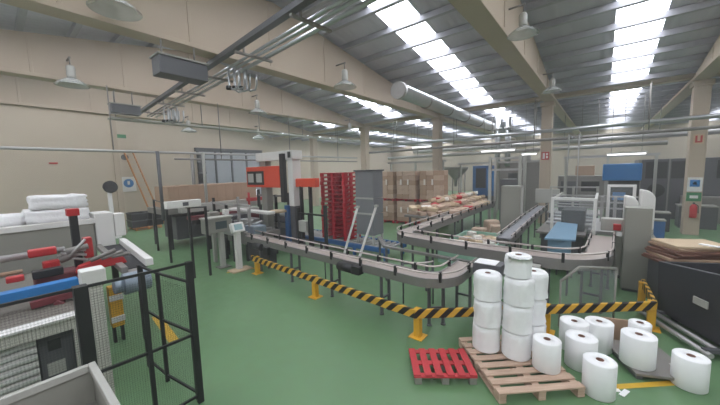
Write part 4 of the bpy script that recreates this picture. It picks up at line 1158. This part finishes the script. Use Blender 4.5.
stacks = [((-1.34,4.77),3,'stack nearest the red pallet'),((-.92,4.84),4,'tallest stack, on the wooden pallet'),((-.80,5.25),3,'stack behind the tallest one')]
used = set()
for (x,y),n_,lb in stacks:
    for l in range(n_):
        on = 'top' if l == n_-1 else ord_[l]
        k_ = 0 if l == 0 else (2 if l == 3 else 1)
        p = (x+random.uniform(-.01,.01), y+random.uniform(-.01,.01), .144+l*.413)
        lab = 'film wrapped white roll, %s of the %s' % (on, lb)
        if k_ not in used: Wr[k_].location = p; tag(Wr[k_], lab, 'roll', 'film wrapped roll stacks'); used.add(k_)
        else: dup(Wr[k_], p, random.uniform(0,6), lab, 'film wrapped roll stacks')
place(.175,.43,(-.52,4.76,.144),'bare single white roll in front of the wrapped stacks on the wooden pallet','rolls on the wooden pallet')

# ------------------------------------------------------------------ charcoal bin with cardboard
t = thing('charcoal_bin', 'large charcoal bin on silver skids filled with flat cardboard', 'bin', (1.7,7.7,0))
a = Vector((.94,8.12)); b = Vector((1.75,6.6)); dd = (b-a).normalized(); nn_ = Vector((-dd.y,dd.x))   # front edge, nn_ points away from the camera
T = Matrix(((dd.x,nn_.x,0,a.x),(dd.y,nn_.y,0,a.y),(0,0,1,0),(0,0,0,1)))
Lb = (b-a).length; D = 1.25
MB().add([(0,0,.12),(Lb,0,.12),(Lb,.06,.12),(0,.06,.12),(0,-.04,1.1),(Lb,-.1,1.32),(Lb,-.02,1.32),(0,.04,1.1)],[(0,3,2,1),(4,5,6,7),(0,1,5,4),(1,2,6,5),(2,3,7,6),(3,0,4,7)],False,T).obj('front_wall', M['black_mach'], t, bev=.012)
MB().box(0,.06,.06,D,.12,1.1,T).obj('side_wall', M['black_mach'], t, bev=.012)
MB().box(Lb-.06,Lb,.06,D,.12,1.3,T).obj('side_wall', M['black_mach'], t, bev=.012)
MB().box(.06,Lb-.06,D-.06,D,.12,1.15,T).obj('back_wall', M['black_mach'], t, bev=.012)
MB().box(.06,Lb-.06,.06,D-.06,.12,.18,T).obj('bottom', M['black_mach'], t)
MB().box(Lb*.5,Lb*.5+.26,-.085,-.065,.64,.76,T).obj('label_plate', M['greyl'], t)
for y in (-.12,-.34):
    MB().tube([T @ Vector((.05,y,.1)), T @ Vector((Lb-.15,y,.1))], .04, 10).obj('skid_tube', M['steel'], t)
for x in (.12,Lb-.3): MB().box(x,x+.08,-.36,.5,.1,.16,T).obj('skid_bar', M['greyd'], t)
for x in (.15,Lb-.2):
    for y in (.15,D-.2): MB().box(x,x+.1,y,y+.1,0,.12,T).obj('foot', M['black'], t)
HC = Vector((1.385,8.89)); TH = Matrix(((dd.x,nn_.x,0,HC.x),(dd.y,nn_.y,0,HC.y),(0,0,1,0),(0,0,0,1)))
t = thing('cardboard_trolley', 'low dark trolley under the heap of flat cardboard beside the bin', 'trolley', (HC.x,HC.y,0))
MB().box(-.36,.36,-.42,.42,.1,.95,TH).obj('body', M['greyd'], t, bev=.015)
for x in (-.28,.28):
    for y in (-.34,.34): MB().box(x-.04,x+.04,y-.04,y+.04,0,.1,TH).obj('caster', M['black'], t)
shades = ['cardd','cardd','card','cardd','cardd','cardd','card','cardl']
lbs = ['lowest dark','second dark','third brown','fourth dark','fifth dark','sixth dark','seventh brown','topmost pale']
for i in range(8):
    ang = (-.06,.1,-.12,.05,.14,-.1,.08,-.05)[i]
    T2 = TH @ Matrix.Translation((.03*(i%3)-.06,.02*i-.05,.953+.052*i)) @ Matrix.Rotation(ang,4,'Z')
    o = MB().box(-.38,.38,-.46,.5,0,.05,T2).obj('flat_cardboard', M[shades[i]], loc=tuple(T2.translation), bev=.012)
    tag(o, '%s flat cardboard sheet in the heap beside the charcoal bin' % lbs[i], 'cardboard', 'flat cardboard by the bin')
o = MB().box(-.14,.14,-.05,.05,0,.02, TH @ Matrix.Translation((.25,.2,1.368)) @ Matrix.Rotation(.5,4,'Z')).obj('paper_scrap', M['paper'])
tag(o, 'white paper strip on the cardboard heap', 'paper scrap')

# ------------------------------------------------------------------ light
w = bpy.data.worlds.new('hall_air'); SC.world = w; w.use_nodes = True
bg = w.node_tree.nodes['Background']; bg.inputs[0].default_value = lin('#f0efee'); bg.inputs[1].default_value = .65

if HAZE:  # added scatter volume: lifts the blacks and imitates veiling glare
    hm = bpy.data.materials.new('contrast_veil'); hm.use_nodes = True; nt = hm.node_tree; nt.nodes.remove(nt.nodes['Principled BSDF'])
    vsx = nt.nodes.new('ShaderNodeVolumeScatter'); vsx.inputs['Color'].default_value = (1,.985,.97,1); vsx.inputs['Density'].default_value = HAZE; vsx.inputs['Anisotropy'].default_value = .2
    nt.links.new(vsx.outputs[0], nt.nodes['Material Output'].inputs['Volume'])
    hz = MB().box(-28,15,-10,43,-.4,10).obj('haze', hm); hz['kind'] = 'stuff'; hz['label'] = 'thin haze added through the hall to wash out contrast like veiling glare'; hz['category'] = 'haze'

# ------------------------------------------------------------------ camera
cam = bpy.data.cameras.new('camera'); co = bpy.data.objects.new('camera', cam); COL.objects.link(co)
cam.sensor_width = 36; cam.lens = 15.0; cam.clip_start = .05; cam.clip_end = 200
yaw, pitch, roll_ = math.radians(39.1), math.radians(-5.9), math.radians(1.5)
fwd = Vector((-math.sin(yaw)*math.cos(pitch), math.cos(yaw)*math.cos(pitch), math.sin(pitch)))
r0 = Vector((math.cos(yaw), math.sin(yaw), 0)); u0 = r0.cross(fwd)
rt = r0*math.cos(roll_) - u0*math.sin(roll_); up = u0*math.cos(roll_) + r0*math.sin(roll_)
co.matrix_world = Matrix(((rt.x,up.x,-fwd.x,0),(rt.y,up.y,-fwd.y,0),(rt.z,up.z,-fwd.z,3.0),(0,0,0,1)))
SC.camera = co
vs_ = SC.view_settings
vs_.view_transform = 'Standard'; vs_.look = 'None'; vs_.gamma = 1; vs_.use_curve_mapping = False; vs_.exposure = 0.1
